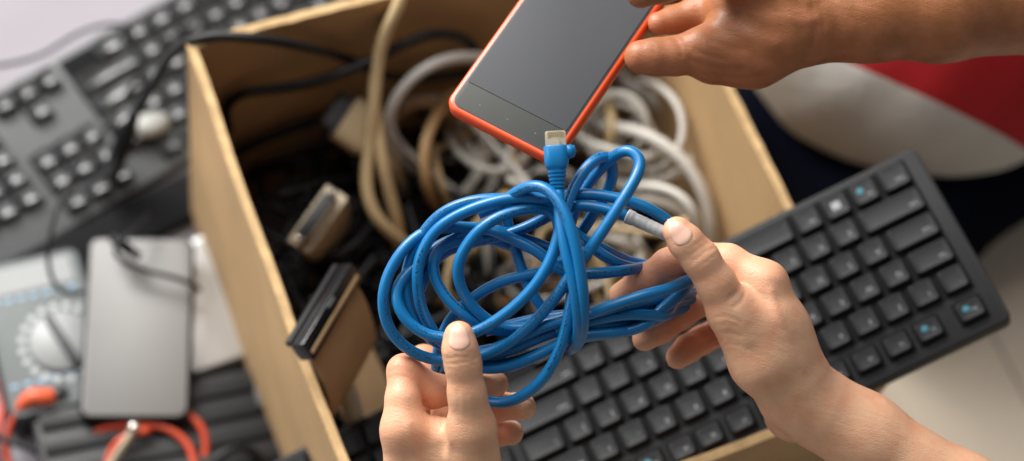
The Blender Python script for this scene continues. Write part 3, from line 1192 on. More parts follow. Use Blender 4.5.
# big left loops that pass between thumb and fingers
S.append([(560, 252, 1.022), (536, 243, 1.024), (505, 232, 1.022), (475, 228, 1.020), (452, 227, 1.018), (432, 229, 1.016), (413, 239, 1.014), (397, 258, 1.012), (386, 280, 1.012), (383, 308, 1.014), (392, 334, 1.018), (414, 353, 1.022), (442, 361, 1.024), (478, 357, 1.020), (507, 345, 1.014), (534, 322, 1.008), (556, 297, 1.002), (570, 276, .998), (588, 252, .996), (606, 226, .996), (624, 198, .997), (637, 176, 1.000), (641, 161, 1.003), (631, 150, 1.006), (618, 153, 1.010), (606, 163, 1.015), (594, 176, 1.018), (583, 190, 1.020), (574, 212, 1.022), (566, 240, 1.024)])
S.append([(553, 199, 1.004), (536, 198, 1.003), (518, 197, 1.003), (496, 201, 1.004), (474, 208, 1.006), (456, 216, 1.008), (439, 227, 1.009), (427, 242, 1.010), (419, 260, 1.010), (417, 284, 1.012), (421, 309, 1.016), (432, 330, 1.020), (444, 344, 1.024), (462, 352, 1.028), (490, 350, 1.024), (520, 338, 1.016), (548, 325, 1.010), (576, 318, 1.007), (604, 310, 1.010), (640, 302, 1.016), (672, 296, 1.036), (692, 292, 1.058)])
S.append([(555, 206, 1.012), (530, 203, 1.010), (508, 199, 1.008), (486, 199, 1.008), (464, 203, 1.010), (445, 211, 1.012), (430, 224, 1.014), (418, 242, 1.016), (409, 262, 1.018), (405, 284, 1.018), (408, 306, 1.020), (420, 328, 1.023), (438, 344, 1.026), (462, 352, 1.032), (490, 350, 1.030), (520, 340, 1.026), (550, 332, 1.022), (580, 330, 1.020), (612, 326, 1.024), (640, 318, 1.036), (672, 308, 1.058), (690, 304, 1.066)])
# inner ring whose lower arc runs over the bundle to the knot
S.append([(560, 236, 1.006), (556, 214, 1.008), (540, 208, 1.006), (522, 209, 1.004), (500, 216, 1.003), (480, 229, 1.003), (466, 246, 1.004), (458, 264, 1.006), (459, 284, 1.010), (470, 304, 1.014), (488, 321, 1.018), (512, 329, 1.020), (540, 325, 1.018), (566, 317, 1.016), (592, 314, 1.016), (620, 312, 1.020), (650, 308, 1.034), (684, 300, 1.060)])
S.append([(560, 268, 1.026), (545, 252, 1.024), (524, 240, 1.024), (498, 236, 1.024), (476, 238, 1.024), (457, 241, 1.022), (441, 247, 1.020), (433, 260, 1.018), (435, 280, 1.017), (448, 300, 1.016), (466, 316, 1.016), (490, 328, 1.022), (516, 334, 1.024), (548, 328, 1.020), (576, 325, 1.016), (606, 326, 1.018), (634, 322, 1.026), (660, 312, 1.046), (690, 306, 1.066)])
# ring lying low left, over the thumb side and up through the knot to the first top loop
S.append([(420, 262, 1.020), (406, 274, 1.016), (396, 290, 1.014), (399, 310, 1.012), (412, 326, 1.012), (430, 336, 1.012), (450, 338, 1.012), (474, 333, 1.008), (500, 318, 1.004), (524, 298, 1.000), (542, 276, .998), (554, 252, .999), (560, 228, 1.001), (567, 205, 1.004), (575, 185, 1.006), (586, 168, 1.008), (598, 158, 1.011), (609, 157, 1.014), (613, 168, 1.018), (611, 183, 1.022), (604, 198, 1.024), (593, 214, 1.026), (582, 232, 1.028), (566, 252, 1.03)])
# strand behind, low ring
S.append([(436, 372, 1.046), (438, 350, 1.036), (444, 332, 1.032), (452, 316, 1.030), (468, 302, 1.028), (484, 290, 1.026), (503, 281, 1.024), (522, 276, 1.022), (542, 272, 1.020), (562, 262, 1.016), (580, 240, 1.012)])
# large bottom loop
S.append([(448, 380, 1.050), (466, 394, 1.034), (492, 402, 1.030), (510, 402, 1.022), (528, 393, 1.016), (545, 377, 1.010), (557, 356, 1.006), (566, 330, 1.003), (571, 303, 1.001), (573, 280, 1.003), (576, 258, 1.006), (571, 234, 1.010), (562, 214, 1.014), (548, 206, 1.018), (530, 206, 1.020)])
S.append([(442, 374, 1.046), (448, 362, 1.038), (460, 366, 1.030), (482, 368, 1.026), (504, 368, 1.022), (526, 361, 1.018), (546, 351, 1.014), (568, 340, 1.012), (590, 334, 1.014), (616, 333, 1.016), (642, 326, 1.022), (660, 318, 1.034), (684, 308, 1.062), (704, 300, 1.072)])
# crossing strands in the middle
S.append([(520, 197, 1.020), (506, 204, 1.024), (507, 222, 1.026), (514, 244, 1.026), (521, 268, 1.024), (532, 294, 1.024), (545, 312, 1.026), (562, 322, 1.026), (590, 322, 1.024), (620, 320, 1.026)])
S.append([(428, 262, 1.026), (440, 250, 1.024), (458, 236, 1.022), (476, 229, 1.020), (493, 230, 1.018), (510, 238, 1.016), (528, 246, 1.015), (544, 256, 1.014), (562, 272, 1.014), (580, 274, 1.014), (604, 273, 1.014), (628, 270, 1.022), (648, 266, 1.040), (672, 262, 1.055), (700, 268, 1.068)])
S.append([(420, 290, 1.026), (430, 266, 1.026), (442, 253, 1.026), (462, 245, 1.026), (484, 240, 1.024), (508, 234, 1.022), (532, 225, 1.020), (552, 214, 1.016), (574, 205, 1.010), (596, 207, 1.008), (612, 211, 1.007), (629, 217, 1.006)])
S.append([(412, 276, 1.024), (424, 258, 1.022), (438, 246, 1.022), (454, 239, 1.022), (470, 236, 1.022), (490, 239, 1.024), (512, 246, 1.028)])
S.append([(540, 204, 1.014), (553, 198, 1.012), (568, 195, 1.012), (590, 194, 1.011), (612, 197, 1.010), (632, 202, 1.009), (650, 209, 1.009), (666, 219, 1.010), (682, 232, 1.014)])
S.append([(478, 214, 1.022), (500, 204, 1.022), (524, 201, 1.021), (545, 207, 1.022), (562, 222, 1.022), (582, 238, 1.022), (598, 252, 1.022), (616, 263, 1.022), (634, 268, 1.034), (652, 268, 1.050), (680, 270, 1.066)])
S.append([(540, 208, 1.024), (552, 214, 1.026), (566, 226, 1.026), (584, 240, 1.024), (602, 248, 1.024), (620, 258, 1.034), (640, 264, 1.048), (670, 268, 1.062)])
# right hand bundle
S.append([(556, 330, 1.012), (575, 321, 1.010), (596, 311, 1.008), (617, 304, 1.006), (640, 296, 1.006), (664, 290, 1.010), (684, 284, 1.018), (697, 276, 1.026), (700, 268, 1.034), (704, 270, 1.052)])
S.append([(462, 362, 1.036), (492, 356, 1.026), (520, 346, 1.019), (545, 335, 1.016), (570, 327, 1.014), (592, 321, 1.013), (614, 316, 1.012), (636, 314, 1.014), (657, 316, 1.018), (669, 315, 1.026), (672, 306, 1.036), (688, 300, 1.062), (704, 298, 1.072)])
S.append([(474, 366, 1.036), (510, 362, 1.028), (548, 350, 1.022), (584, 337, 1.019), (606, 334, 1.018), (628, 331, 1.018), (646, 325, 1.018), (658, 312, 1.020), (671, 302, 1.022), (684, 290, 1.026), (692, 280, 1.036), (704, 276, 1.056)])
S.append([(486, 331, 1.028), (508, 326, 1.026), (530, 320, 1.022), (556, 316, 1.020), (580, 314, 1.016), (604, 316, 1.016), (628, 314, 1.020), (650, 306, 1.026), (668, 297, 1.034), (690, 292, 1.060)])
# wraps that tie the bundle at the knot: from the boot down, and from the top bundle down
S.append([(558, 190, .998), (559, 205, .994), (561, 225, .990), (566, 252, .988), (573, 280, .988), (577, 305, .990), (579, 326, .996), (577, 342, 1.006), (572, 350, 1.018), (566, 344, 1.028)])
S.append([(500, 206, 1.012), (511, 196, 1.004), (526, 187, .998), (541, 186, .993), (553, 194, .989), (564, 211, .986), (572, 232, .984), (578, 256, .984), (582, 282, .986), (584, 308, .990), (583, 330, .998), (578, 345, 1.008), (570, 350, 1.020)])
mb = MB()
for i, s in enumerate(S):
    tube(mb, [P(*q) for q in s], RB, 16, step=.0035, vofs=i * .37, s0=VIEW + .5 * R[0] * math.sin(i * 2.1) + .4 * R[1] * math.cos(i * 1.7))
mb.build('cable_jacket', 'blue_cable', cb_o)

# plug with its boot at the top
ptop, pbot = P(555, 131, 1.000), P(558, 190, .998)
pax = ptop - pbot
Lp = np.linalg.norm(pax)
plm = frame_mat(pbot, np.cross(pax, toward), pax)     # local y runs up the plug, z towards the camera
if (plm.to_3x3() @ Vector((0, 0, 1))).dot(Vector(toward)) < 0:
    plm = plm @ Matrix.Rotation(math.pi, 4, 'Y')
mb = MB()


def ysection(m_, prof, n_=20, sq=3.0, segs=None):
    """stack of rounded-square sections along local y: (y, half width, half depth)"""
    V_, F_ = [], []
    for y_, hw, hd in prof:
        for k in range(n_):
            a_ = 2 * math.pi * k / n_
            c_, s_ = math.cos(a_), math.sin(a_)
            rr = (abs(c_) ** sq + abs(s_) ** sq) ** (-1 / sq)
            V_.append(m_ @ Vector((hw * rr * c_, y_, -hd * rr * s_)))
    for i in range(len(prof) - 1):
        for k in range(n_):
            F_.append((i * n_ + k, i * n_ + (k + 1) % n_, (i + 1) * n_ + (k + 1) % n_, (i + 1) * n_ + k))
    F_.append(tuple(range(n_ - 1, -1, -1)))
    F_.append(tuple((len(prof) - 1) * n_ + k for k in range(n_)))
    return V_, F_


prof = []
for k in range(6):
    y_ = -.001 + k * .0019
    w_ = .0033 + k * .00028
    prof += [(y_, w_, w_ * .95), (y_ + .0012, w_ + .0002, w_), (y_ + .0013, w_ - .0009, w_ - .0008), (y_ + .0018, w_ - .0008, w_ - .0007)]
prof += [(.0106, .0049, .0044), (.0125, .0058, .0050), (.0150, .0062, .0054), (.0215, .0062, .0055), (.0222, .0058, .0052)]
V_, F_ = ysection(plm, prof, 24, 3.2)
mb.add(V_, F_)
sharp(mb.build('plug_boot', 'blue_boot', cb_o), 50)
mb = MB()
V_, F_ = ysection(plm @ Matrix.Translation((.0066, .0192, .001)), [(-.0036, .0010, .001), (-.0030, .0024, .0024), (0, .0036, .0034), (.0026, .0028, .0026), (.0034, .0010, .001)], 16, 2.2)
mb.add(V_, F_)
mb.build('boot_latch', 'blue_boot', cb_o)
mb = MB()
slab(mb, plm @ Matrix.Translation((0, .0250, 0)), .0104, .0090, -.0036, .0036, rad=.0009, bev=.0004)
clr = mb.build('clear_plug', 'clear_plug', cb_o)
sharp(clr)
mb = MB()
for k in range(8):
    box(mb, plm, -.0039 + k * .00104, -.0034 + k * .00104, .0262, .0292, .0034, .0039)
mb.build('contact_pins', 'gold', clr, smooth=False)
mb = MB()
box(mb, plm, -.0018, .0018, .0215, .026, .0036, .0048)
mb.build('plug_latch', 'clear_plug', cb_o, smooth=False)
# grey sleeve of the other end, running under the thumb
mb = MB()
ga = [P(627, 216, 1.006), P(645, 224, 1.004), P(664, 233, 1.004), P(682, 242, 1.010)]
tube(mb, ga, lambda t: .0034 + .00007 * math.sin(t * 70) + .0004 * (t < .1), 16, step=.0006)
mb.build('grey_sleeve', 'plug_grey', cb_o)


# ------------------------------------------------------------------ things in the box
def cable(name, pts, r, mt, label, group=None, parts=None, n_=12):
    m_ = MB()
    for q in (pts if isinstance(pts[0], list) else [pts]):
        tube(m_, q, r, n_, step=.005)
    o = m_.build(name, mt)
    return tag(o, label, 'cable', group)


def zz(l):
    return [Z(*q) for q in l]


cable('beige_cable', [zz([(412, -60, .25), (404, -18, .262), (399, 6, .255), (384, 36, .235), (377, 70, .215), (374, 105, .20), (369, 148, .18), (366, 185, .17), (374, 214, .16), (390, 232, .15), (412, 248, .13), (440, 262, .11), (470, 262, .10)]),
                      zz([(404, -24, .232), (394, 14, .235), (380, 50, .222), (374, 90, .20), (378, 130, .185), (383, 165, .175), (390, 195, .16), (397, 222, .145), (400, 250, .12), (398, 285, .09)])],
      .0042, 'beige_cable', 'thick beige doubled cable hanging over the far rim of the box')
cable('tan_cable', zz([(455, 88, .13), (446, 101, .16), (432, 124, .175), (424, 150, .175), (427, 184, .16), (442, 214, .10), (462, 240, .09)]), .0038, 'tan_cable', 'short tan cable arching left of the red phone')
cable('tan_cable', zz([(388, 150, .09), (392, 128, .12), (404, 110, .145), (424, 101, .155), (444, 108, .14), (452, 130, .10)]), .0034, 'tan_cable', 'tan cable curling behind the grey cable arch')
cable('grey_cable', zz([(520, 66, .17), (486, 58, .19), (452, 58, .21), (425, 68, .215), (405, 85, .205), (390, 110, .19), (386, 135, .17), (399, 158, .14), (420, 176, .10), (446, 190, .07)]), .0038, 'grey_cable', 'pale grey cable arching out from under the red phone')
cable('grey_cable', zz([(400, 128, .05), (425, 157, .08), (450, 160, .09), (480, 158, .08), (505, 166, .06)]), .0018, 'grey_cable', 'thin grey wire crossing the dark gap below the phone')
cable('tan_cable', zz([(386, 235, .09), (389, 262, .08), (386, 300, .07), (380, 330, .06)]), .0042, 'tan_cable', 'brown cable standing left of the blue coil')
cable('beige_cable', zz([(440, 268, .06), (456, 257, .09), (474, 249, .11), (495, 244, .115), (509, 252, .11), (508, 270, .09), (495, 284, .07), (470, 292, .05)]), .0042, 'beige_cable', 'beige cable loop seen through the blue coil')
cable('white_cable', zz([(456, 246, .09), (462, 262, .10), (470, 276, .10), (484, 286, .095), (500, 280, .08)]), .004, 'white_cable', 'white cable bend seen through the left half of the coil')
cable('beige_cable', zz([(412, 318, .05), (440, 300, .08), (470, 298, .09), (500, 304, .085), (530, 290, .08), (560, 284, .09), (590, 282, .10), (618, 282, .10), (640, 292, .07)]), .0038, 'tan_cable', 'tan cable running right behind the blue knot')
cable('white_cable', zz([(578, 226, .10), (600, 234, .13), (622, 240, .135), (640, 250, .125), (650, 268, .09)]), .0043, 'white_cable', 'off white cable bend just below the grey sleeve')
cable('white_cable', zz([(440, 205, .08), (462, 196, .12), (474, 180, .13), (484, 158, .12), (492, 130, .09)]), .0036, 'white_cable', 'white cable leaning right below the phone corner')
cable('white_cable', zz([(456, 120, .08), (463, 138, .11), (472, 152, .125), (488, 170, .12), (512, 186, .10), (530, 196, .07)]), .0036, 'white_cable', 'white cable leaning left below the phone corner')
cable('white_cable', zz([(470, 160, .09), (490, 152, .11), (510, 156, .12), (530, 165, .10), (545, 172, .08)]), .0034, 'white_cable', 'white cable lying between the phone and the coil')
cable('white_cable', zz([(500, 285, .09), (520, 272, .10), (535, 262, .10), (560, 262, .09)]), .0034, 'white_cable', 'white cable scrap behind the knot')
# white tangle on the right side
cable('white_cable', zz([(588, 120, .11), (602, 125, .14), (622, 128, .165), (648, 135, .178), (672, 150, .18), (692, 172, .175), (706, 200, .165), (712, 228, .15), (712, 260, .12)]), .0041, 'white_cable', 'thick white cable sweeping down the right of the tangle')
cable('white_cable', zz([(690, 60, .16), (699, 84, .17), (706, 112, .17), (704, 142, .16), (690, 164, .15), (664, 180, .14), (638, 186, .13), (612, 182, .12), (590, 170, .10)]), .0034, 'white_cable', 'white cable in a wide loop against the right wall')
cable('white_cable', zz([(570, 190, .09), (600, 205, .10), (630, 200, .125), (655, 200, .13), (678, 208, .13), (696, 226, .12), (706, 256, .10)]), .0038, 'white_cable', 'lowest white cable leaving toward the thumb')
cable('white_cable', zz([(618, 60, .10), (628, 84, .13), (646, 94, .14), (662, 106, .14), (672, 126, .135), (668, 148, .12), (646, 160, .10), (620, 158, .09), (600, 146, .08)]), .0040, 'grey_cable', 'greyish white cable loop under the tanned fingers')
cable('white_cable', zz([(582, 100, .08), (580, 126, .11), (592, 150, .12), (612, 168, .115), (640, 170, .10), (662, 160, .09)]), .0040, 'white_cable', 'white cable curling beside the red phone edge')
cable('white_cable', zz([(604, 96, .09), (606, 124, .11), (620, 150, .11), (642, 176, .10), (652, 200, .08)]), .0034, 'white_cable', 'white cable crossing inside the wide loop')
cable('white_cable', zz([(650, 70, .08), (652, 96, .10), (640, 120, .11), (622, 134, .11), (606, 150, .09)]), .0034, 'grey_cable', 'grey white cable slanting under the tanned hand')
cable('beige_cable', zz([(604, 84, .13), (608, 104, .15), (612, 122, .165), (610, 142, .155), (602, 158, .13)]), .0036, 'beige_cable', 'short beige cable between the phone and the white loops')
for k, q in enumerate([
        [(575, 150, .05), (590, 112, .10), (612, 92, .12), (634, 98, .125), (648, 118, .12), (640, 146, .10), (612, 156, .08)],
        [(640, 80, .10), (662, 88, .13), (680, 108, .135), (684, 136, .13), (672, 160, .12), (650, 172, .10)],
        [(566, 118, .06), (584, 140, .10), (612, 150, .12), (640, 158, .12), (668, 152, .11), (694, 158, .09)],
        [(625, 190, .08), (650, 186, .12), (676, 192, .13), (694, 210, .13), (700, 236, .11)],
        [(600, 110, .06), (622, 104, .10), (640, 112, .11), (654, 134, .11), (652, 160, .09)],
        [(446, 128, .05), (458, 152, .09), (478, 168, .10), (500, 172, .10), (522, 160, .09), (532, 140, .06)]]):
    cable('white_cable', zz([(a_, b_, c_ + .05) for a_, b_, c_ in q]), .0027, 'white_cable', 'thin white cable in the tangle between the phone and the right wall', 'thin white cables in the box')
mb = MB()
m = frame_mat(Z(498, 188, .10), Z(520, 192, .10) - Z(490, 180, .10), np.array([0, .3, 1.]))
slab(mb, m, .018, .010, -.004, .004, rad=.002, bev=.001)
tag(mb.build('yellow_clip', 'yellow_plastic'), 'small yellow plastic clip among the white cables', 'clip')

# black cables resting over the rim
bc = MB()
tube(bc, [Z(470, 72, .15), Z(430, 78, .165), Z(385, 75, .18), Z(346, 58, .215), Z(306, 47, .245), Z(256, 38, .262), Z(212, 36, .2585), Z(188, 42, .2540), Z(172, 54, .225), Z(156, 80, .165), Z(140, 106, .11), Z(130, 122, .075)], .0033, 12, step=.004)
o = bc.build('power_cable', 'black_rubber')
tag(o, 'black cable draped over the far left corner of the box onto the old keyboard', 'cable')
mb = MB()
tube(mb, [Z(133, 118, .085), Z(126, 136, .062), Z(118, 156, .046), Z(108, 181, .038)], lambda t: .0048 + .0026 * (t > .12) * min(1, (t - .12) * 6), 14, step=.002)
mb.build('plug', 'black_rubber', o)
cable('black_cable', zz([(500, 120, .10), (476, 52, .18), (458, 36, .215), (430, 34, .225), (392, 50, .222), (350, 70, .215), (306, 84, .208), (262, 90, .20), (240, 93, .20), (228, 104, .185), (226, 122, .15), (236, 140, .10)]), .0036, 'black_rubber', 'black cable looping along the inner far wall of the box')
cable('black_cable', zz([(250, 178, .06), (275, 166, .09), (300, 162, .10), (330, 168, .09), (352, 190, .06)]), .0042, 'black_rubber', 'shiny black cable hump above the beige connector')
cable('black_wire', zz([(258, -30, .05), (200, 20, .06), (160, 50, .07), (122, 100, .08), (96, 140, .08), (70, 180, .085), (55, 215, .085), (48, 248, .08), (50, 276, .07), (62, 293, .06), (84, 292, .045)]), .0016, 'black_rubber', 'thin black wire hanging across the old keyboard to the meter')
cable('black_wire', zz([(-30, 70, .05), (20, 62, .045), (45, 54, .045), (66, 40, .05), (90, 28, .055), (118, 24, .055), (136, 32, .045), (128, 48, .04), (104, 52, .04)]), .0016, 'black_rubber', 'thin black wire curling at the far edge of the old keyboard')
mb = MB()
# tangle at the bottom of the box: one by one
gi = 0
for k in range(58):
    cx, cy = random.uniform(-.11, .11), random.uniform(-.13, .14)
    rr = random.uniform(.03, .085)
    z0 = random.uniform(.014, .075)
    if k > 33:
        cx, cy, z0 = random.uniform(-.14, -.01), random.uniform(-.04, .15), random.uniform(.06, .13)
    ph_ = random.uniform(0, 6.3)
    pts = []
    for j in range(11):
        a_ = ph_ + j * random.uniform(.5, .75)
        q = bxm @ Vector((max(-.145, min(.145, cx + rr * math.cos(a_) * random.uniform(.85, 1.15))), max(-.165, min(.165, cy + rr * math.sin(a_) * random.uniform(.85, 1.15))), max(.012, z0 + .014 * math.sin(j * 1.3 + k))))
        pts.append(np.array(q))
    cable('black_cable', pts, random.choice((.0022, .003, .0036)), 'black_rubber', 'black cable in the dark tangle at the bottom of the box', 'black cables tangled at the bottom of the box', n_=9)
for k in range(16):
    kind = k % 4
    cx, cy = random.uniform(.0, .10), random.uniform(-.02, .13)
    rr = random.uniform(.028, .06)
    z0 = random.uniform(.09, .15)
    ph_ = random.uniform(0, 6.3)
    pts = []
    for j in range(9):
        a_ = ph_ + j * random.uniform(.55, .85)
        q = bxm @ Vector((max(-.14, min(.142, cx + rr * math.cos(a_))), max(-.16, min(.162, cy + rr * 1.1 * math.sin(a_))), z0 + .02 * math.sin(j * 1.1 + k) - (.05 if j in (0, 8) else 0)))
        pts.append(np.array(q))
    if kind == 3:
        cable('black_cable', pts, .0024, 'black_rubber', 'thin black cable looped among the pale cables on the right of the box', 'thin black cables among the pale ones', n_=10)
    elif kind == 2:
        cable('beige_cable', pts, .0024, 'beige_cable', 'thin beige cable looped in the pale tangle on the right of the box', 'thin beige cables in the pale tangle', n_=10)
    else:
        cable('white_cable', pts, .0023, 'white_cable', 'thin white cable in the tangle between the phone and the right wall', 'thin white cables in the box', n_=10)
for k, (x, y, rz) in enumerate(((-.075, .03, .4), (.03, -.03, 1.2), (-.04, -.11, -.3), (.05, .09, .8))):
    mb = MB()
    m = bxm @ Matrix.Translation((x, y, .03)) @ Matrix.Rotation(rz, 4, 'Z') @ Matrix.Rotation(.15, 4, 'X')
    slab(mb, m, .10, .052, -.015, .015, rad=.006, bev=.002)
    tag(mb.build('power_adapter', 'black_plastic'), 'black power adapter brick buried in the tangle at the bottom of the box', 'power adapter', 'power adapters in the box')


# ---- connectors
def hood(name, face_a, face_b, zf, back, zb, label, shell_w=.013, block=False, mt='beige_plastic', shell='metal_shell'):
    """D-shaped plug: face edge runs face_a..face_b, body goes back toward `back`"""
    A_, B_, C_ = Z(*face_a, zf[0]), Z(*face_b, zf[1]), Z(*back, zb)
    mid = (A_ + B_) / 2
    m_ = frame_mat(mid, B_ - A_, C_ - mid)       # x along face, y into the hood
    w_ = np.linalg.norm(B_ - A_)
    root_ = empty(name, mid, label, 'connector')
    L_ = np.linalg.norm(C_ - mid)
    m2 = MB()
    pr = [(0.004, w_ / 2 * .96, .0078), (.006, w_ / 2, .0082), (L_ * .55, w_ / 2 * .97, .0082), (L_ * .85, w_ / 2 * .62, .0078), (L_, w_ / 2 * .30, .0062), (L_ * 1.05, w_ / 2 * .27, .0055)]
    if block:
        pr = pr[:2] + [(L_ * .9, w_ / 2 * .97, .0082), (L_, w_ / 2 * .9, .0075)]
    V2, F2 = ysection(m_, pr, 28, 5.)
    m2.add(V2, F2)
    sharp(m2.build('hood', mt, root_), 50)
    m2 = MB()
    slab(m2, m_ @ Matrix.Rotation(math.pi / 2, 4, 'X'), w_, shell_w, -.0042, -.0028, rad=.001, bev=.0003)
    fl = m2.build('flange', shell, root_)
    m2 = MB()
    V2, F2 = ysection(m_, [(-.0055, w_ / 2 * .78, .0052), (-.0048, w_ / 2 * .80, .0054), (.004, w_ / 2 * .80, .0054)], 28, 5.)
    m2.add(V2, F2)
    sharp(m2.build('metal_shell', shell, root_), 50)
    m2 = MB()
    slab(m2, m_ @ Matrix.Rotation(math.pi / 2, 4, 'X'), w_ * .74, .0088, .0050, .0064, rad=.002, bev=.0003)
    m2.build('socket_insert', 'black_plastic', root_)
    for s_ in () if block else (-1, 1):
        m2 = MB()
        tube(m2, [np.array(m_ @ Vector((s_ * w_ * .42, -.009, 0))), np.array(m_ @ Vector((s_ * w_ * .42, .004, 0)))], .0021, 10)
        m2.build('thumb_screw', 'steel', root_)
    m2 = MB()
    tube(m2, [np.array(m_ @ Vector((0, L_, 0))), np.array(m_ @ Vector((0, L_ + .02, 0))) + [0, 0, -.02], np.array(m_ @ Vector((.01, L_ + .035, 0))) + [0, 0, -.08]], .0042, 12)
    m2.build('cable_end', mt, root_)
    return root_


hood('video_connector', (297, 246), (337, 190), (.165, .178), (336, 236), .110, 'beige video connector with metal shell pointing left, above the black ribbon connector', shell_w=.017)
hood('serial_connector', (324, 133), (351, 92), (.180, .188), (366, 142), .172, 'beige connector with grey blue face lying by the far wall of the box', shell_w=.017, shell='dark_grey_plastic', block=True)
hood('printer_connector', (372, 320), (392, 350), (.06, .06), (352, 352), .05, 'dark beige connector half hidden under the ribbon cable', shell_w=.014)

# ---- black ribbon connector with its flat brown cable
A_, B_ = Z(303, 353, .276), Z(352, 271, .262)
m = frame_mat((A_ + B_) / 2, B_ - A_, Z(360, 330, .245) - (A_ + B_) / 2)
if (m.to_3x3() @ Vector((0, 0, 1))).z < 0:
    m = m @ Matrix.Rotation(math.pi, 4, 'X')
    m = m @ Matrix.Rotation(math.pi, 4, 'Z')
w_ = np.linalg.norm(B_ - A_)
rc = empty('ribbon_connector', m.translation, 'long black connector with a brass strip on a flat brown ribbon cable', 'connector')
ysg = 1 if (m.inverted() @ Vector(Z(360, 330, .245))).y > 0 else -1
mb = MB()
slab(mb, m, w_, .0135, -.006, .004, rad=.0012, bev=.0005)
hs = sharp(mb.build('connector_housing', 'housing_black', rc))
mb = MB()
slab(mb, m @ Matrix.Translation((0, ysg * .0022, 0)), w_ * .94, .0024, .0038, .0047, rad=.0004, bev=.0002)
mb.build('brass_strip', 'brass_strip', rc)
mb = MB()
slab(mb, m @ Matrix.Translation((0, -ysg * .0060, 0)), w_ * .97, .0040, -.0095, -.0055, rad=.001, bev=.0005)
mb.build('strain_relief', 'black_plastic', rc)
mb = MB()
slab(mb, m @ Matrix.Translation((-.002, -ysg * .0045, 0)), .008, .0022, .0036, .0052, rad=.0004, bev=.0002)
mb.build('key_tab', 'dark_grey_plastic', rc)
# ribbon: sheet of fine parallel wires drooping into the box
V, Fc = [], []
nw, nl = 80, 22
path = []
for j in range(nl):
    t = j / (nl - 1)
    path.append((ysg * (.004 + .066 * t), -.001 - .022 * t * t - .06 * max(0, t - .8)))
for lay in (0, 1):
    for j, (yy, z_) in enumerate(path):
        for i in range(nw + 1):
            t = i / nw
            V.append(m @ Vector(((t - .5) * w_ * (.93 + .02 * j / nl), yy, z_ + (.0005 if lay else -.0005) + .00022 * math.cos(t * nw * math.pi) * (1 if lay else -1) + .002 * math.sin(t * 3) * j / nl)))
K = nl * (nw + 1)
for j in range(nl - 1):
    for i in range(nw):
        q = j * (nw + 1) + i
        Fc.append((q + K, q + 1 + K, q + nw + 2 + K, q + nw + 1 + K))
        Fc.append((q, q + nw + 1, q + nw + 2, q + 1))
for j in range(nl - 1):
    for i in (0, nw):
        q = j * (nw + 1) + i
        Fc.append((q, q + K, q + nw + 1 + K, q + nw + 1))
mb = MB()
mb.add(V, Fc)
mb.build('ribbon_cable', 'ribbon', rc)

# second ribbon lower down by the left wall
mb = MB()
m = frame_mat(Z(366, 400, .13), Z(345, 360, .15) - Z(385, 440, .12), Z(410, 380, .10) - Z(350, 410, .13))
slab(mb, m, .085, .050, -.0012, .0012, rad=.001, bev=.0004)
tag(mb.build('flat_cable', 'ribbon'), 'flat brown cable strip against the left wall below the ribbon connector', 'cable')
# ribbed grey boot
mb = MB()
pts = [Z(330, 350, .205), Z(340, 376, .195), Z(350, 400, .18), Z(356, 424, .16)]
tube(mb, pts, lambda t: .0056 + .0007 * math.sin(t * 150), 16, step=.0007)
tag(mb.build('ribbed_hose', 'ribbed_grey'), 'ribbed grey green cable sleeve beside the left wall', 'cable sleeve')

# ------------------------------------------------------------------ things on the cloth, left of the box
# multimeter
mm = frame_mat(Z(48, 346, TS), Z(92, 330, TS) - Z(0, 352, TS), Z(38, 280, TS) - Z(58, 420, TS))
meter = empty('multimeter', mm.translation, 'grey multimeter with a round dial under the black phone', 'multimeter')
mb = MB(); slab(mb, mm, .078, .125, 0, .024, rad=.01, bev=.003); mb.build('meter_body', 'black_plastic', meter)
mb = MB(); slab(mb, mm, .070, .116, .020, .0262, rad=.007, bev=.001); mb.build('front_plate', 'meter_face', meter)
dm = mm @ Matrix.Translation(tuple((mm.inverted() @ Vector(Z(62, 341, TS + .028))).xy) + (0,))
mb = MB(); disc(mb, dm, .0225, .0262, .0300); disc(mb, dm, .0001, .02, .0299)
mb.build('dial', 'grey_plastic', meter)
mb = MB(); slab(mb, dm @ Matrix.Rotation(.3, 4, 'Z'), .006, .041, .0299, .0360, rad=.0028, bev=.001); mb.build('pointer', 'dark_grey_plastic', meter)
mb = MB(); box(mb, dm @ Matrix.Rotation(.3, 4, 'Z'), -.0007, .0007, -.019, -.004, .0359, .0363); mb.build('pointer_mark', 'black_plastic', meter, smooth=False)
mb = MB(); 
for k in range(20):
    a_ = k / 20 * 2 * math.pi
    mk = dm @ Matrix.Rotation(a_, 4, 'Z') @ Matrix.Translation((.0275, 0, 0))
    slab(mb, mk, .0050, .0042, .0262, .0266, rad=.0012, bev=.0001)
mb.build('range_marks', 'mark_grey', meter)
mb = MB(); box(mb, mm, -.028, .028, .034, .054, .0262, .0266); mb.build('display', 'grey_plastic', meter, smooth=False)
for k in range(3):
    mb = MB(); disc(mb, mm @ Matrix.Translation((-.022 + .022 * k, -.048, 0)), .0052, .0262, .0290); disc(mb, mm @ Matrix.Translation((-.022 + .022 * k, -.048, 0)), .0001, .02, .0289)
    mb.build('probe_socket', 'black_plastic' if k else 'red_plastic', meter)
mb = MB()
for k in range(7):
    box(mb, mm, -.031 + .009 * k, -.026 + .009 * k, -.0365, -.034, .0262, .0265)
mb.build('printed_scale', 'meter_blue', meter, smooth=False)
mb = MB()
for k in range(7):
    box(mb, mm, -.031 + .009 * k, -.026 + .009 * k, .028, .0305, .0262, .0265)
mb.build('printed_scale', 'meter_blue', meter, smooth=False)

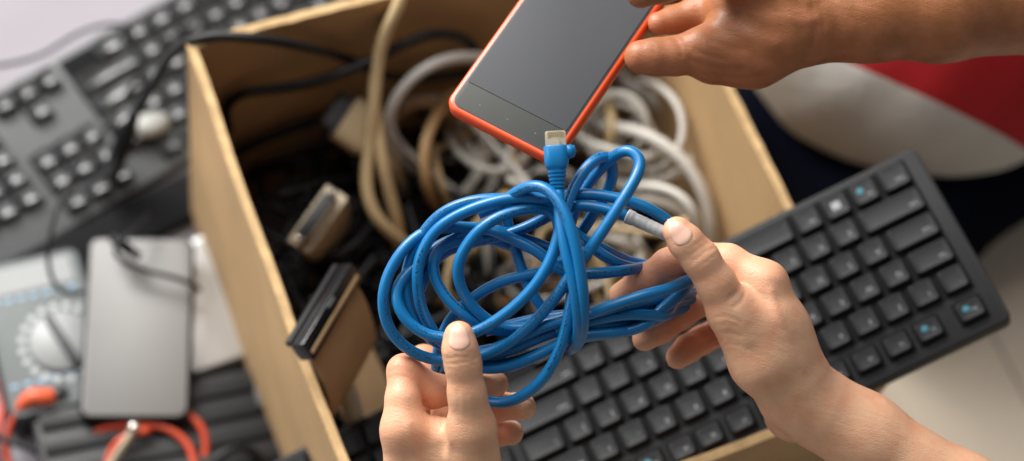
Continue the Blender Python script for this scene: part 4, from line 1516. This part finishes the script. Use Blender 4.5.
# white/silver phone under the black one
sm = frame_mat(Z(205, 305, .02), Z(243, 348, .02) - Z(200, 245, .02), Z(150, 330, .02) - Z(215, 300, .02))
sil = empty('white_phone', sm.translation, 'white and silver phone lying half under the black phone beside the box', 'phone')
mb = MB(); slab(mb, sm, .100, .062, -.008, .004, rad=.008, bev=.002); mb.build('phone_body', 'silver', sil)
mb = MB(); slab(mb, sm, .095, .057, .003, .0046, rad=.006, bev=.0003); mb.build('phone_back', 'white_plastic', sil)

# black phone lying on top, the room's grey reflection painted into its screen colour
kz = .046
o0, ox, oy = Z(138, 326, kz), Z(190, 417, kz + .002) - Z(79, 417, kz), Z(143, 235, kz + .004) - Z(134, 417, kz)
bm_ = frame_mat(o0, ox, oy)
wbp, hbp = np.linalg.norm(ox), np.linalg.norm(oy)
bph = empty('black_phone', o0, 'black phone with a large screen painted the grey of its reflection, lying on the meter', 'phone')
mb = MB(); slab(mb, bm_, wbp, hbp, -.009, 0, rad=.008, bev=.002, seg=8); mb.build('phone_body', 'black_plastic', bph)
mb = MB(); slab(mb, bm_, wbp - .004, hbp - .004, -.002, .0006, rad=.007, bev=.0003, seg=8); gl = mb.build('screen', 'reflection_grey', bph)
mb = MB(); slab(mb, bm_ @ Matrix.Translation((0, hbp / 2 - .006, 0)), .014, .0018, .0005, .0008, rad=.0008, bev=.0001); mb.build('earpiece', 'grey_plastic', bph)

cable('black_wire', zz([(150, 215, .06), (128, 236, .07), (112, 250, .068), (124, 262, .062), (150, 272, .06), (184, 280, .06), (200, 290, .05)]), .0018, 'black_rubber', 'thin black wire across the top of the black phone')
mb = MB()
tube(mb, [Z(113, 238, .062), Z(124, 246, .062), Z(140, 257, .060)], lambda t: .0042 if t < .7 else .003, 12, step=.002)
tag(mb.build('wire_plug', 'black_plastic'), 'small dark plug resting on the top edge of the black phone', 'plug')

# orange probe plug and red leads
lead = empty('test_lead', Z(30, 400, .02), 'red test lead with an orange angled plug left of the black phone', 'test lead')
mb = MB()
tube(mb, zz([(52, 396, .034), (44, 398, .036), (34, 396, .037), (24, 402, .035), (18, 410, .032)]), lambda t: .0060 if t < .5 else .0060 - (t - .5) * .006, 14, step=.002)
mb.build('angled_plug', 'probe_orange', lead)
mb = MB()
tube(mb, zz([(22, 404, .034), (12, 420, .03), (6, 440, .022), (8, 462, .015), (20, 490, .012)]), .0024, 12)
mb.build('red_wire', 'red_wire', lead)
cable('red_lead', [zz([(78, 475, .02), (80, 448, .025), (92, 432, .03), (118, 426, .034), (150, 425, .036), (172, 430, .036), (190, 446, .035), (196, 475, .033)]),
                  zz([(104, 478, .03), (110, 452, .036), (124, 436, .04), (150, 430, .040)]),
                  zz([(182, 410, .034), (196, 420, .036), (205, 434, .034), (206, 452, .03), (198, 478, .028)])],
      .0025, 'red_wire', 'red orange wire looped below the black phone')
cable('red_lead', zz([(-14, 470, .012), (-2, 430, .014), (4, 404, .014), (2, 385, .014), (-10, 370, .012)]), .0028, 'red_wire', 'short bright red wire at the left edge of the photo')
pr_o = empty('test_probe', Z(120, 450, .045), 'pale metal probe with a round tip below the black phone', 'probe')
mb = MB()
tube(mb, zz([(133, 430, .052), (127, 440, .050), (116, 456, .046), (100, 482, .040)]), lambda t: .0030, 14, step=.002)
mb.build('probe_shaft', 'metal_shell', pr_o)
mb = MB()
V2, F2 = ysection(frame_mat(Z(134, 428, .053), np.cross(Z(133, 430, .05) - Z(116, 456, .05), toward), Z(133, 430, .05) - Z(116, 456, .05)), [(-.004, .001, .001), (-.0032, .003, .003), (0, .0046, .0046), (.003, .0034, .0034), (.0042, .001, .001)], 16, 2)
mb.add(V2, F2); mb.build('probe_tip', 'steel', pr_o)

# dark grey equipment case below
em = frame_mat(Z(196, 478, TS), Z(285, 440, TS) - Z(40, 490, TS), Z(130, 400, TS) - Z(160, 520, TS))
eq = empty('equipment_case', em.translation, 'dark grey slab of equipment with ridged top under the red wire loops', 'device')
mb = MB(); slab(mb, em, .205, .13, 0, .022, rad=.006, bev=.002); mb.build('case', 'black_plastic', eq)
mb = MB()
for k in range(7):
    slab(mb, em @ Matrix.Translation((0, -.054 + k * .018, 0)), .194, .0125, .018, .0245, rad=.001, bev=.0006)
mb.build('ridged_cover', 'black_plastic', eq)
mb = MB(); slab(mb, em @ Matrix.Translation((.065, .040, 0)), .030, .016, .020, .0275, rad=.003, bev=.001); mb.build('grey_pad', 'dark_grey_plastic', eq)
cable('black_cable', zz([(200, 478, .04), (218, 456, .045), (238, 447, .045), (256, 452, .04), (268, 474, .03)]), .0032, 'black_rubber', 'black cable beside the red loops at the bottom edge')
cable('black_cable', zz([(-20, 428, .02), (10, 442, .024), (50, 456, .026), (90, 462, .024)]), .0022, 'black_rubber', 'thin black lead in the bottom left corner')
# dark strip between the meter and the old keyboard
mb = MB()
m = frame_mat(Z(90, 250, TS), Z(190, 200, TS) - Z(0, 292, TS), Z(80, 230, TS) - Z(90, 260, TS))
slab(mb, m, .30, .036, 0, .012, rad=.006, bev=.003)
tag(mb.build('battery_pack', 'matte_black'), 'long black bar lying between the old keyboard and the meter', 'device')
# pale oval shape on the old keyboard
m = frame_mat(Z(150, 125, .034), Z(168, 119, .034) - Z(132, 131, .034), Z(146, 105, .034) - Z(152, 140, .034))
mb = MB()
V_, F_ = [], []
prof = [(-.004, .6), (-.003, .85), (0, 1.0), (.003, .92), (.0052, .65), (.006, .25)]
for z_, s_ in prof:
    for k in range(28):
        a_ = 2 * math.pi * k / 28
        V_.append(m @ Vector((.0155 * s_ * math.cos(a_), .0100 * s_ * math.sin(a_), z_)))
for i in range(len(prof) - 1):
    for k in range(28):
        F_.append((i * 28 + k, i * 28 + (k + 1) % 28, (i + 1) * 28 + (k + 1) % 28, (i + 1) * 28 + k))
F_.append(tuple(range(27, -1, -1))); F_.append(tuple(5 * 28 + k for k in range(28)))
mb.add(V_, F_)
tag(mb.build('oval_shape', 'pale_oval'), 'pale oval shape on the old keyboard', 'cap')

# ------------------------------------------------------------------ light: a bright room with a large window
w = bpy.data.worlds.new('World')
scene.world = w
w.use_nodes = True
wn = w.node_tree
bg = wn.nodes['Background']
bg.inputs[0].default_value = (.93, .96, 1.0, 1)
bg.inputs[1].default_value = .14


def area(name, loc, target, sx, sy, power, color):
    l = bpy.data.lights.new(name, 'AREA')
    l.shape = 'RECTANGLE'
    l.size, l.size_y = sx, sy
    l.energy = power
    l.color = color
    o_ = bpy.data.objects.new(name, l)
    COL.objects.link(o_)
    o_.location = loc
    o_.rotation_euler = (Vector(target) - Vector(loc)).to_track_quat('-Z', 'Y').to_euler()
    return o_


area('window_light', (-.70, .66, 2.15), (-.2, .05, .1), 1.25, 1.25, 23, (1, .985, .96))
area('side_window_light', (-1.6, 1.05, 1.45), (0, 0, .3), 1.0, 1.0, 82, (1, .98, .95))
area('room_window_light', (-2.2, -.5, 1.3), (0, 0, .2), 1.2, 1.2, 12, (1, .97, .93))

scene.view_settings.view_transform = 'Standard'
scene.view_settings.look = 'None'
scene.view_settings.exposure = .28
scene.view_settings.gamma = 1
scene.render.engine = 'CYCLES'
